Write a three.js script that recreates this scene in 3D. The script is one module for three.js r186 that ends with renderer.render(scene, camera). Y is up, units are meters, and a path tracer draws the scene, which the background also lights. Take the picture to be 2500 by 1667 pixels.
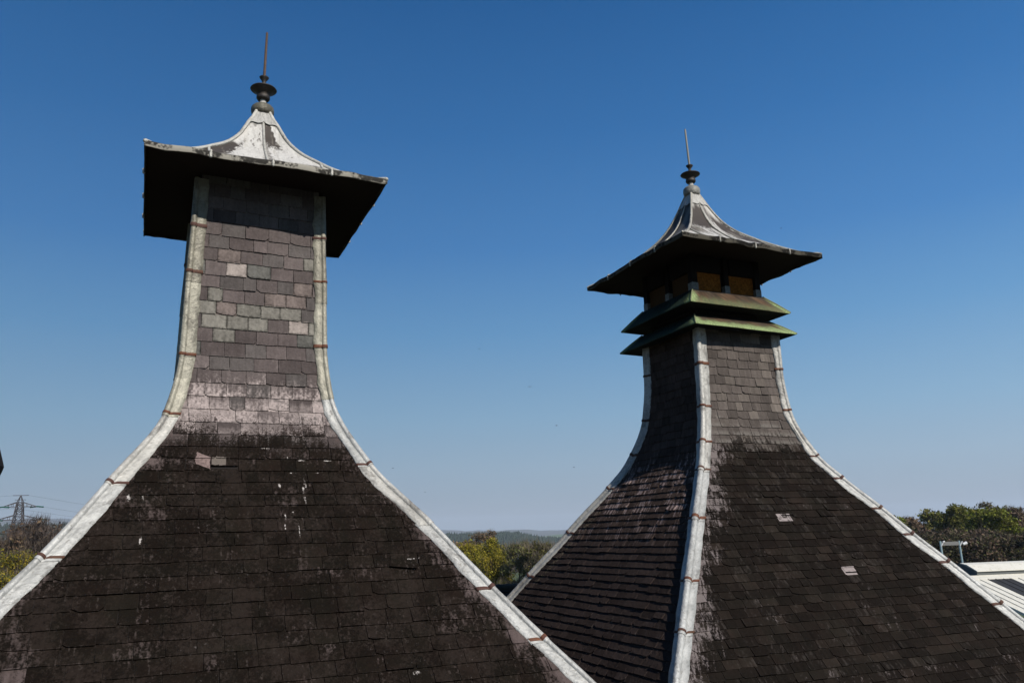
import * as THREE from 'three';
import { mergeGeometries } from 'three/addons/utils/BufferGeometryUtils.js';

// ---------------------------------------------------------------- camera, sky, sun, exposure
const scene = new THREE.Scene();
const camera = new THREE.PerspectiveCamera(46.229, 1024 / 682, 0.1, 40000);
camera.position.set(0, 0, 0);
camera.rotation.set(0.235876, 0, -0.029392, 'XYZ');
scene.add(camera);
const renderer = new THREE.WebGLRenderer({ antialias: true });
renderer.setSize(1024, 682);
renderer.toneMapping = THREE.LinearToneMapping;
const EXPOSURE = 1.35;
renderer.toneMappingExposure = EXPOSURE;
renderer.shadowMap.enabled = true;

const SUN = new THREE.Vector3(0.572, 0.669, 0.474).normalize();
const lin = (c) => (c <= 0.04045 ? c / 12.92 : Math.pow((c + 0.055) / 1.055, 2.4));
const srgb = (r, g, b) => [lin(r / 255), lin(g / 255), lin(b / 255)];
{
  const W = 512, H = 512, data = new Float32Array(W * H * 4);
  const stops = [[-90, srgb(150, 160, 172)], [0, srgb(150, 163, 175)], [1.5, srgb(153, 168, 182)], [4.5, srgb(148, 173, 194)], [8, srgb(132, 169, 199)], [14, srgb(99, 150, 196)],
    [20, srgb(71, 128, 187)], [28, srgb(50, 109, 170)], [37, srgb(33, 91, 151)], [60, srgb(29, 74, 132)], [90, srgb(25, 65, 120)]];
  const sh = Math.hypot(SUN.x, SUN.z);
  for (let j = 0; j < H; j++) {
    const el = ((j + 0.5) / H - 0.5) * 180;
    let k = 0; while (k < stops.length - 2 && stops[k + 1][0] < el) k++;
    const t = Math.min(1, Math.max(0, (el - stops[k][0]) / (stops[k + 1][0] - stops[k][0])));
    for (let i = 0; i < W; i++) {
      const a = ((i + 0.5) / W - 0.5) * 2 * Math.PI, c = (Math.cos(a) * SUN.x + Math.sin(a) * SUN.z) / sh;
      const f = 1 + 0.26 * (c + 0.45) * Math.cos(el * Math.PI / 180);
      for (let q = 0; q < 3; q++) data[(j * W + i) * 4 + q] = f / EXPOSURE * (stops[k][1][q] * (1 - t) + stops[k + 1][1][q] * t);
      data[(j * W + i) * 4 + 3] = 1;
    }
  }
  const sky = new THREE.DataTexture(data, W, H, THREE.RGBAFormat, THREE.FloatType);
  sky.mapping = THREE.EquirectangularReflectionMapping; sky.magFilter = sky.minFilter = THREE.LinearFilter; sky.wrapS = THREE.RepeatWrapping; sky.needsUpdate = true;
  scene.background = sky; scene.environment = sky;
}
const sun = new THREE.DirectionalLight(new THREE.Color(1, 0.94, 0.86), 5);
sun.position.copy(SUN).multiplyScalar(60); sun.target.position.set(0, 0, -14);
sun.castShadow = true; sun.shadow.mapSize.set(4096, 4096);
Object.assign(sun.shadow.camera, { left: -25, right: 25, top: 25, bottom: -25, near: 1, far: 140 });
scene.add(sun, sun.target);
scene.fog = new THREE.FogExp2(new THREE.Color(0.72, 0.83, 0.98), 0.00007);

// ---------------------------------------------------------------- helpers
const V = (x, y, z) => new THREE.Vector3(x, y, z);
const clamp = (x, a = 0, b = 1) => Math.min(b, Math.max(a, x));
const sstep = (a, b, x) => { const t = clamp((x - a) / (b - a)); return t * t * (3 - 2 * t); };
const mix = (a, b, t) => a + (b - a) * t;
function rng(seed) { let s = seed >>> 0; return () => { s = (s + 0x6d2b79f5) | 0; let t = Math.imul(s ^ (s >>> 15), 1 | s); t = (t + Math.imul(t ^ (t >>> 7), 61 | t)) ^ t; return ((t ^ (t >>> 14)) >>> 0) / 4294967296; }; }
const hash = (a, b, c = 0) => { let h = Math.imul(a | 0, 374761393) + Math.imul(b | 0, 668265263) + Math.imul(c | 0, 2147483647 ^ 0x51ed27) | 0; h = Math.imul(h ^ (h >>> 13), 1274126177); return ((h ^ (h >>> 16)) >>> 0) / 4294967296; };
// tileable value noise in several octaves, looked up in tiles of 1 x 1
function fbmTable(seed, base, oct, N = 512, gain = 0.55) {
  const out = new Float32Array(N * N); let amp = 1, tot = 0, lo = 1e9, hi = -1e9;
  for (let o = 0, g = base; o < oct; o++, g *= 2, amp *= gain) {
    tot += amp; const r = rng(seed + o * 77), grid = Float32Array.from({ length: g * g }, r);
    for (let y = 0; y < N; y++) {
      const fy = (y / N) * g, y0 = Math.floor(fy), ty = fy - y0, sy = ty * ty * (3 - 2 * ty), ya = (y0 % g) * g, yb = ((y0 + 1) % g) * g;
      for (let x = 0; x < N; x++) {
        const fx = (x / N) * g, x0 = Math.floor(fx), tx = fx - x0, sx = tx * tx * (3 - 2 * tx), xa = x0 % g, xb = (x0 + 1) % g;
        out[y * N + x] += amp * mix(mix(grid[ya + xa], grid[ya + xb], sx), mix(grid[yb + xa], grid[yb + xb], sx), sy);
      }
    }
  }
  for (const v of out) { if (v < lo) lo = v; if (v > hi) hi = v; }
  for (let i = 0; i < out.length; i++) out[i] = (out[i] - lo) / (hi - lo);
  return (u, v) => {
    u = (u - Math.floor(u)) * N; v = (v - Math.floor(v)) * N;
    const x0 = u | 0, y0 = v | 0, tx = u - x0, ty = v - y0, xa = x0 % N, xb = (x0 + 1) % N, ya = (y0 % N) * N, yb = ((y0 + 1) % N) * N;
    return mix(mix(out[ya + xa], out[ya + xb], tx), mix(out[yb + xa], out[yb + xb], tx), ty);
  };
}
const nA = fbmTable(11, 4, 6), nB = fbmTable(23, 6, 6), nC = fbmTable(37, 32, 4), nD = fbmTable(51, 64, 3);
function texture(W, H, fn, isColor = true, rep = false) {     // fn(u, v, out) gives linear colour, v = 0 at the first row
  const d = new Uint8Array(W * H * 4), o = [0, 0, 0];
  const enc = new Uint8Array(4096); for (let i = 0; i < 4096; i++) { const l = i / 4095; enc[i] = Math.round(255 * (isColor ? (l <= 0.0031308 ? 12.92 * l : 1.055 * Math.pow(l, 1 / 2.4) - 0.055) : l)); }
  const e2 = (l) => { l = clamp(l); if (isColor && l < 0.06) return Math.round(255 * (l <= 0.0031308 ? 12.92 * l : 1.055 * Math.pow(l, 1 / 2.4) - 0.055)); return enc[(l * 4095) | 0]; };
  for (let j = 0, k = 0; j < H; j++) for (let i = 0; i < W; i++, k += 4) { fn((i + 0.5) / W, (j + 0.5) / H, o); d[k] = e2(o[0]); d[k + 1] = e2(o[1]); d[k + 2] = e2(o[2]); d[k + 3] = 255; }
  const t = new THREE.DataTexture(d, W, H); t.colorSpace = isColor ? THREE.SRGBColorSpace : THREE.NoColorSpace;
  t.magFilter = THREE.LinearFilter; t.minFilter = THREE.LinearFilter; t.wrapS = t.wrapT = rep ? THREE.RepeatWrapping : THREE.ClampToEdgeWrapping; t.needsUpdate = true; return t;
}
const used = {};
const numbered = (n) => { const k = used[n] = (used[n] ?? -1) + 1; return k ? `${n}_${String(k).padStart(3, '0')}` : n; };
function tag(o, label, category, group) { o.userData.label = label; o.userData.category = category; if (group) o.userData.group = group; return o; }
function base(name, x, y, z, turn = 0) { const g = new THREE.Group(); g.name = numbered(name); g.position.set(x, y, z); g.rotation.y = turn; scene.add(g); return g; }
function put(name, geo, mat, parent) { const m = new THREE.Mesh(geo, mat); m.castShadow = m.receiveShadow = true; if (parent) { m.name = name; parent.add(m); } else { m.name = numbered(name); scene.add(m); } return m; }
function struct(name, geo, mat) { const m = put(name, geo, mat); m.userData.kind = 'structure'; return m; }
const std = (c, rough = 0.9, extra = {}) => new THREE.MeshStandardMaterial({ color: new THREE.Color().setRGB(...c), roughness: rough, ...extra });
const phys = (c, rough, extra = {}) => new THREE.MeshPhysicalMaterial({ color: new THREE.Color().setRGB(...c), roughness: rough, ...extra });
class Tri {   // loose triangles with uv (and colour)
  constructor() { this.p = []; this.u = []; this.c = []; }
  v(p, u, v) { this.p.push(p.x, p.y, p.z); this.u.push(u, v); }
  tri(a, b, c, ua, ub, uc, col) { this.v(a, ...ua); this.v(b, ...ub); this.v(c, ...uc); if (col) for (let i = 0; i < 3; i++) this.c.push(...col); }
  quad(a, b, c, d, ua, ub, uc, ud, col) { this.tri(a, b, c, ua, ub, uc, col); this.tri(a, c, d, ua, uc, ud, col); }
  box(o, x, y, z, col) {   // corner o, edge vectors
    const P = (i, j, k) => o.clone().addScaledVector(x, i).addScaledVector(y, j).addScaledVector(z, k), lx = x.length(), ly = y.length(), lz = z.length();
    const f = (a, b, c, d, w, h) => this.quad(a, b, c, d, [0, 0], [w, 0], [w, h], [0, h], col);
    f(P(0, 0, 1), P(1, 0, 1), P(1, 1, 1), P(0, 1, 1), lx, ly); f(P(1, 0, 0), P(0, 0, 0), P(0, 1, 0), P(1, 1, 0), lx, ly);
    f(P(1, 0, 1), P(1, 0, 0), P(1, 1, 0), P(1, 1, 1), lz, ly); f(P(0, 0, 0), P(0, 0, 1), P(0, 1, 1), P(0, 1, 0), lz, ly);
    f(P(0, 1, 1), P(1, 1, 1), P(1, 1, 0), P(0, 1, 0), lx, lz); f(P(0, 0, 0), P(1, 0, 0), P(1, 0, 1), P(0, 0, 1), lx, lz);
  }
  bar(a, b, r, n = 4, r2 = r, col) {
    const d = b.clone().sub(a), L = d.length(); d.normalize();
    const s = Math.abs(d.y) < 0.9 ? V(0, 1, 0) : V(1, 0, 0), x = s.cross(d).normalize(), y = d.clone().cross(x);
    const P = (i, e, rr) => (e ? b : a).clone().addScaledVector(x, rr * Math.cos(i / n * 6.2832 + 0.785)).addScaledVector(y, rr * Math.sin(i / n * 6.2832 + 0.785));
    for (let i = 0; i < n; i++) this.quad(P(i, 0, r), P(i + 1, 0, r), P(i + 1, 1, r2), P(i, 1, r2), [i / n, 0], [(i + 1) / n, 0], [(i + 1) / n, L], [i / n, L], col);
  }
  geo(smooth = false) {
    const g = new THREE.BufferGeometry();
    g.setAttribute('position', new THREE.Float32BufferAttribute(this.p, 3)); g.setAttribute('uv', new THREE.Float32BufferAttribute(this.u, 2));
    if (this.c.length) g.setAttribute('color', new THREE.Float32BufferAttribute(this.c, 3));
    g.computeVertexNormals(); return g;
  }
}
// smooth indexed grid from rows of points (rows[i][j]) with uv(i, j)
function grid(rows, uv) {
  const n = rows.length, m = rows[0].length, p = [], u = [], ix = [];
  for (let i = 0; i < n; i++) for (let j = 0; j < m; j++) { const q = rows[i][j]; p.push(q.x, q.y, q.z); u.push(...uv(i, j)); }
  for (let i = 0; i < n - 1; i++) for (let j = 0; j < m - 1; j++) { const a = i * m + j; ix.push(a, a + m, a + 1, a + 1, a + m, a + m + 1); }
  const g = new THREE.BufferGeometry(); g.setAttribute('position', new THREE.Float32BufferAttribute(p, 3)); g.setAttribute('uv', new THREE.Float32BufferAttribute(u, 2)); g.setIndex(ix); g.computeVertexNormals(); return g;
}
function sweep(path, r, n = 8, rEnd = r) {   // round tube along points, closed ends, uv in metres
  const rows = []; let L = 0; const Ls = [];
  for (let i = 0; i < path.length; i++) {
    const t = path[Math.min(i + 1, path.length - 1)].clone().sub(path[Math.max(i - 1, 0)]).normalize();
    if (i) L += path[i].distanceTo(path[i - 1]); Ls.push(L);
    const s = Math.abs(t.y) < 0.95 ? V(0, 1, 0) : V(1, 0, 0), x = s.cross(t).normalize(), y = t.clone().cross(x), rr = mix(r, rEnd, i / (path.length - 1));
    rows.push(Array.from({ length: n + 1 }, (_, k) => path[i].clone().addScaledVector(x, rr * Math.cos(k / n * 6.28319)).addScaledVector(y, rr * Math.sin(k / n * 6.28319))));
  }
  for (const e of [0, 1]) {   // domed ends
    const i = e ? path.length - 1 : 0, c = path[i], o = e ? c.clone().sub(path[i - 1]).normalize() : c.clone().sub(path[1]).normalize(), rr = e ? rEnd : r, ring = rows[e ? rows.length - 1 : 0];
    for (const [k, d] of [[0.75, 0.6], [0, 0.85]]) { const row = ring.map((q) => c.clone().lerp(q, k).addScaledVector(o, rr * d)); e ? (rows.push(row), Ls.push(L)) : (rows.unshift(row), Ls.unshift(0)); }
  }
  return grid(rows, (i, j) => [j / n * 6.283 * r, Ls[i]]);
}
const GH = 10;   // the yards lie 10 m below the eye

// ---------------------------------------------------------------- materials shared by both kilns
const bumpFine = texture(512, 512, (u, v, o) => { o[0] = o[1] = o[2] = 0.55 * nC(u, v) + 0.3 * nD(u, v) + 0.15 * nB(u * 2, v * 2); }, false, true);
function leadTexture(seed, dirt, cream) {
  return texture(1024, 1024, (u, v, o) => {      // 2 m x 2 m, u across, v along
    const a = nA(u + seed, v), b = nC(u * 1 + seed, v), c = nB(u * 2, v * 0.5 + seed), d = nD(u, v + seed);
    let l = 0.42 + 0.2 * (a - 0.5) + 0.2 * (b - 0.5) + 0.16 * (d - 0.5) + 0.16 * (c - 0.5);
    let r = l * (1 + cream * 0.06), g = l * (1 + cream * 0.02), bl = l * (1.0 - cream * 0.14);
    const k = sstep(0.6 - dirt * 0.24, 0.74 - dirt * 0.2, 0.42 * nB(u * 2 + seed, v) + 0.36 * b + 0.12 * c + 0.1 * d) * (0.35 + 0.65 * d);
    r = mix(r, 0.07, k * 0.8); g = mix(g, 0.062, k * 0.8); bl = mix(bl, 0.055, k * 0.8);
    const m = sstep(0.7, 0.85, nC(u * 2 + seed, v * 2 + 0.3)) * 0.5;
    o[0] = mix(r, 0.2, m); o[1] = mix(g, 0.18, m); o[2] = mix(bl, 0.15, m);
  }, true, true);
}
const half = (t) => { const c = t.clone(); c.repeat.set(0.5, 0.5); c.needsUpdate = true; return c; };
const leadBump = texture(512, 512, (u, v, o) => { o[0] = o[1] = o[2] = 0.6 * nA(u, v) + 0.25 * nC(u, v) + 0.15 * nD(u, v); }, false, true); leadBump.repeat.set(1.1, 1.1);
const leadMat = (tex, tint = [1, 1, 1]) => phys(tint, 0.5, { map: half(tex), bumpMap: leadBump, bumpScale: 0.02, metalness: 0.12, specularIntensity: 0.5, side: THREE.DoubleSide });
const LT = [leadTexture(0.13, 0.12, 0.2), leadTexture(0.57, 0.3, 0.5), leadTexture(0.83, 0.32, 0.9)];
const M = {
  leadClean: leadMat(LT[0], [0.98, 0.995, 0.985]), leadDirty: leadMat(LT[1]), leadCream: leadMat(LT[2], [0.72, 0.71, 0.66]), leadOlive: leadMat(LT[2], [0.5, 0.485, 0.44]), leadGrey: leadMat(LT[1], [0.42, 0.43, 0.42]),
  rust: phys([0.19, 0.07, 0.03], 0.75, { map: texture(256, 256, (u, v, o) => { const a = nA(u, v), b = nC(u, v); o[0] = 0.55 + 0.6 * (a - 0.4) + 0.4 * (b - .5); o[1] = 0.5 + 0.7 * (a - 0.45) + 0.4 * (b - .5); o[2] = 0.5 + 0.3 * (a - 0.5); }, true, true), bumpMap: bumpFine, bumpScale: 0.004, metalness: 0.1, side: THREE.DoubleSide }),
  rustDark: phys([0.075, 0.028, 0.018], 0.8, { bumpMap: bumpFine, bumpScale: 0.004, side: THREE.DoubleSide }),
  deck: phys([0.02, 0.017, 0.016], 0.95, { specularIntensity: 0.2, side: THREE.DoubleSide }),
  soffit: phys([0.032, 0.022, 0.017], 0.95, { specularIntensity: 0.15, side: THREE.DoubleSide }),
  iron: phys([0.035, 0.03, 0.026], 0.6, { map: texture(256, 256, (u, v, o) => { const a = nA(u, v), b = nC(u, v), k = sstep(0.55, 0.75, a * 0.6 + b * 0.4); o[0] = mix(0.6, 1, k); o[1] = mix(0.6, 0.8, k); o[2] = mix(0.62, 0.6, k); }, true, true), bumpMap: bumpFine, bumpScale: 0.003, metalness: 0.2 }),
  rod: phys([0.2, 0.115, 0.065], 0.55, { metalness: 0.35, map: texture(64, 256, (u, v, o) => { const a = nC(u * 0.3, v); o[0] = o[1] = o[2] = 0.45 + 0.6 * a; }, true, true) }),
  stone: phys([0.2, 0.17, 0.14], 0.95, { bumpMap: bumpFine, bumpScale: 0.02 }),
};
M.rustMid = phys([0.12, 0.05, 0.026], 0.8, { map: M.rust.map, bumpMap: bumpFine, bumpScale: 0.004, side: THREE.DoubleSide });
M.rodPale = phys([0.32, 0.29, 0.23], 0.5, { metalness: 0.35 });

// ---------------------------------------------------------------- the kilns
// monotone cubic through (height, half width) pairs
function pchip(tab) {
  const t = tab.slice().sort((a, b) => a[0] - b[0]), n = t.length, x = t.map((q) => q[0]), y = t.map((q) => q[1]), d = [], m = [];
  for (let i = 0; i < n - 1; i++) d.push((y[i + 1] - y[i]) / (x[i + 1] - x[i]));
  m[0] = d[0]; m[n - 1] = d[n - 2];
  for (let i = 1; i < n - 1; i++) { if (d[i - 1] * d[i] > 0) { const w1 = 2 * (x[i + 1] - x[i]) + x[i] - x[i - 1], w2 = x[i + 1] - x[i] + 2 * (x[i] - x[i - 1]); m[i] = (w1 + w2) / (w1 / d[i - 1] + w2 / d[i]); } else m[i] = 0; }
  return (h) => { let i = 0; while (i < n - 2 && x[i + 1] < h) i++; const w = x[i + 1] - x[i], s = (h - x[i]) / w; return (2 * s ** 3 - 3 * s * s + 1) * y[i] + (s ** 3 - 2 * s * s + s) * w * m[i] + (-2 * s ** 3 + 3 * s * s) * y[i + 1] + (s ** 3 - s * s) * w * m[i + 1]; };
}
const leftNear = pchip([[5.7, 1.02], [4.8, 1.03], [4.02, 1.05], [2.737, 1.072], [1.841, 1.226], [0.7875, 1.863], [-0.127, 2.491], [-0.6, 2.875], [-1.394, 3.5], [-1.851, 3.87], [-4.5, 5.95]]);
const leftFar = pchip([[5.7, 0.95], [4.77, 0.968], [4.1, 0.993], [3.0, 1.02], [2.14, 1.123], [1.058, 1.627], [0.154, 2.343], [-0.728, 3.003], [-1.394, 3.529], [-1.851, 3.914], [-4.5, 6.0]]);
const rightAll = pchip([[4.9, 0.9], [3.3, 0.9], [2.79, 0.9], [2.04, 0.955], [1.158, 1.25], [0.737, 1.53], [0.2077, 1.94], [-0.216, 2.248], [-0.683, 2.611], [-1.345, 3.108], [-4.5, 5.5]]);
const SX = [1, -1, -1, 1], SZ = [1, 1, -1, -1];   // hips: 0 near right, 1 near left, 2 far left, 3 far right (seen from the front face)

class Kiln {
  constructor(o) {
    Object.assign(this, o);
    this.root = base('kiln_tower', o.x, -GH, o.z, -o.theta);
    const c = Math.cos(o.theta), s = Math.sin(o.theta);
    this.lu = o.lean[0] * c + o.lean[1] * s; this.lv = -o.lean[0] * s + o.lean[1] * c;
  }
  hip(k, h) { const r = this.prof[k](h) - 0.035; return V(this.lu * h + r * SX[k], h, this.lv * h + r * this.asp * SZ[k]); }
  add(name, geo, mat, parent) { if (!parent) geo.translate(0, GH, 0); else if (parent !== this.root) geo.translate(0, GH, 0); return put(name, geo, mat, parent ?? this.root); }
  face(a, b, hTop, hEnd) {
    const hs = [], ss = [0]; const mid = (h) => this.hip(a, h).add(this.hip(b, h)).multiplyScalar(0.5);
    for (let h = hTop; h > hEnd - 0.005; h -= 0.01) { hs.push(h); if (hs.length > 1) ss.push(ss[ss.length - 1] + mid(h).distanceTo(mid(h + 0.01))); }
    const hOf = (s) => { let lo = 0, hi = ss.length - 1; if (s <= 0) return hTop - s; if (s >= ss[hi]) return hEnd - (s - ss[hi]) * 0.79; while (hi - lo > 1) { const q = (lo + hi) >> 1; ss[q] > s ? hi = q : lo = q; } return hs[lo] - 0.01 * (s - ss[lo]) / (ss[lo + 1] - ss[lo]); };
    const f = { hOf, S: ss[ss.length - 1], half: (s) => this.hip(a, hOf(s)).distanceTo(this.hip(b, hOf(s))) / 2 };
    f.at = (x, s, off = 0) => {
      const h = hOf(s), A = this.hip(a, h), B = this.hip(b, h), e = B.clone().sub(A).normalize(), m = A.clone().add(B).multiplyScalar(0.5);
      const dn = mid(h - 0.02).sub(mid(h + 0.02)).normalize(), n = dn.cross(e).normalize();
      return m.addScaledVector(e, x).addScaledVector(n, off);
    };
    return f;
  }
}
// courses of slates on one face
function layout(f, { first, step, lowStep, lowFrom, width, lowWidth, sEnd, seed }) {
  const rows = []; let s = first - step, prev = 0, i = 0; const r = rng(seed);
  while (s < sEnd) {
    const st = s < lowFrom ? step : lowStep, w = s < lowFrom ? width : lowWidth, t = s + st * (0.97 + 0.06 * r()), hw = f.half(Math.min(t, f.S)) + 0.02;
    const xs = []; let x = -hw - w * (i % 2 ? 0.15 + 0.2 * r() : 0.65 + 0.2 * r());
    while (x < hw + w) { xs.push(x); x += w * (r() < 0.1 ? 0.6 + 0.2 * r() : 0.88 + 0.26 * r()); }
    xs.push(x); rows.push({ s0: s, s1: t, xs, i }); s = t; i++;
  }
  return rows;
}
const slateAt = (rows, x, s) => {
  let lo = 0, hi = rows.length - 1; while (lo < hi) { const m = (lo + hi) >> 1; rows[m].s1 < s ? lo = m + 1 : hi = m; }
  const row = rows[lo]; let j = 0; while (j < row.xs.length - 2 && row.xs[j + 1] < x) j++;
  return [row, j];
};
function slateGeo(f, row, j, tex, r, odd = {}) {
  const g = 0.0035, hw = (s) => f.half(s) - 0.03, head = row.s0 - 0.045, tail = row.s1 + (r() - 0.5) * (r() < 0.07 ? 0.035 : 0.014) + (odd.slip ?? 0), th = 0.012;
  let x0 = row.xs[j] + g, x1 = row.xs[j + 1] - g;
  if (x0 > hw(row.s1) - 0.02 || x1 < -hw(row.s1) + 0.02) return null;
  const rot = (odd.turn ?? (r() - 0.5) * (r() < 0.06 ? 0.08 : 0.02)), cx = (x0 + x1) / 2, cs = head, ch = r() < 0.16 ? 0.015 + 0.03 * r() : 0, ch2 = r() < 0.16 ? 0.015 + 0.03 * r() : 0.002, w = x1 - x0;
  const pts = [[x0, head], [x1, head], [x1, tail - ch - 0.002], [x1 - Math.max(ch, 0.002) * 1.1, tail + (r() - 0.5) * 0.005], [cx + w * 0.2 * r(), tail + (r() - 0.5) * 0.009], [x0 + w * 0.25 * r() + 0.01 + ch2, tail + (r() - 0.5) * 0.007], [x0 + 0.001, tail - ch2]];
  const P = [], Q = [], U = [], lift = 0.004 + (r() < 0.1 ? 0.016 * r() : 0.004 * r()) + (odd.lift ?? 0);
  for (let [x, s] of pts) {
    const dx = x - cx, ds = s - cs; x = cx + dx - rot * ds; s = cs + ds + rot * dx;
    const lim = hw(Math.max(0, s)); x = clamp(x, -lim, lim);
    const off = 0.002 + (Math.abs(x) > hw(Math.max(0, s)) - 0.26 ? Math.min(lift, 0.004) + 0.013 : lift + 0.015) * clamp((s - head) / (row.s1 - head), 0, 1.3);
    P.push(f.at(x, s, off + th)); Q.push(f.at(x, s, off)); U.push([(x - tex.x0) / (tex.x1 - tex.x0), s / tex.S]);
  }
  const t = new Tri(), n = P.length;
  for (let i = 1; i < n - 1; i++) t.tri(P[0], P[i + 1], P[i], U[0], U[i + 1], U[i]);
  for (let i = 1; i < n; i++) { const k = (i + 1) % n; t.quad(P[i], P[k], Q[k], Q[i], U[i], U[k], U[k], U[i]); }
  const gm = t.geo(); gm.userData = { c: f.at(cx, (row.s0 + row.s1) / 2), area: 0 }; return gm;
}
const LIGHT = [[-0.2, 1.42, 4], [0.69, 1.72, 3], [-0.59, 1.85, 2], [-0.76, 2.05, 2], [-0.38, 2.08, 3], [0, 2.1, 2], [0.33, 2.1, 2], [0.66, 2.1, 2], [-0.62, 2.3, 2], [-0.24, 2.3, 2], [0.12, 2.3, 2], [0.5, 2.32, 4], [0.8, 2.34, 2], [-0.42, 2.52, 2], [0.16, 1.9, 3], [0.52, 1.95, 3], [-0.9, 1.42, 1], [0.73, 1.3, 2], [-0.37, 1.22, 3], [0.1, 1.42, 1]];
const SPLASH = [[0.14, 4.38, 0.07, 0.012], [0.64, 4.6, 0.07, 0.014], [1.02, 4.6, 0.06, 0.013], [0.5, 4.83, 0.05, 0.012], [0.83, 4.83, 0.05, 0.012], [0.44, 4.55, 0.012, 0.05], [0.63, 5.12, 0.022, 0.04], [0.62, 5.26, 0.016, 0.14], [0.42, 5.55, 0.022, 0.035], [0.31, 5.62, 0.012, 0.07], [0.29, 5.8, 0.01, 0.08], [0.47, 5.85, 0.006, 0.14], [-1.48, 5.93, 0.018, 0.09], [-1.62, 5.26, 0.035, 0.06], [-1.45, 5.28, 0.02, 0.05], [1.7, 8.05, 0.05, 0.03], [1.93, 6.39, 0.06, 0.016], [2.05, 6.37, 0.02, 0.012], [0.3, 5.06, 0.02, 0.05], [0.66, 5.02, 0.02, 0.1]];
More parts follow.
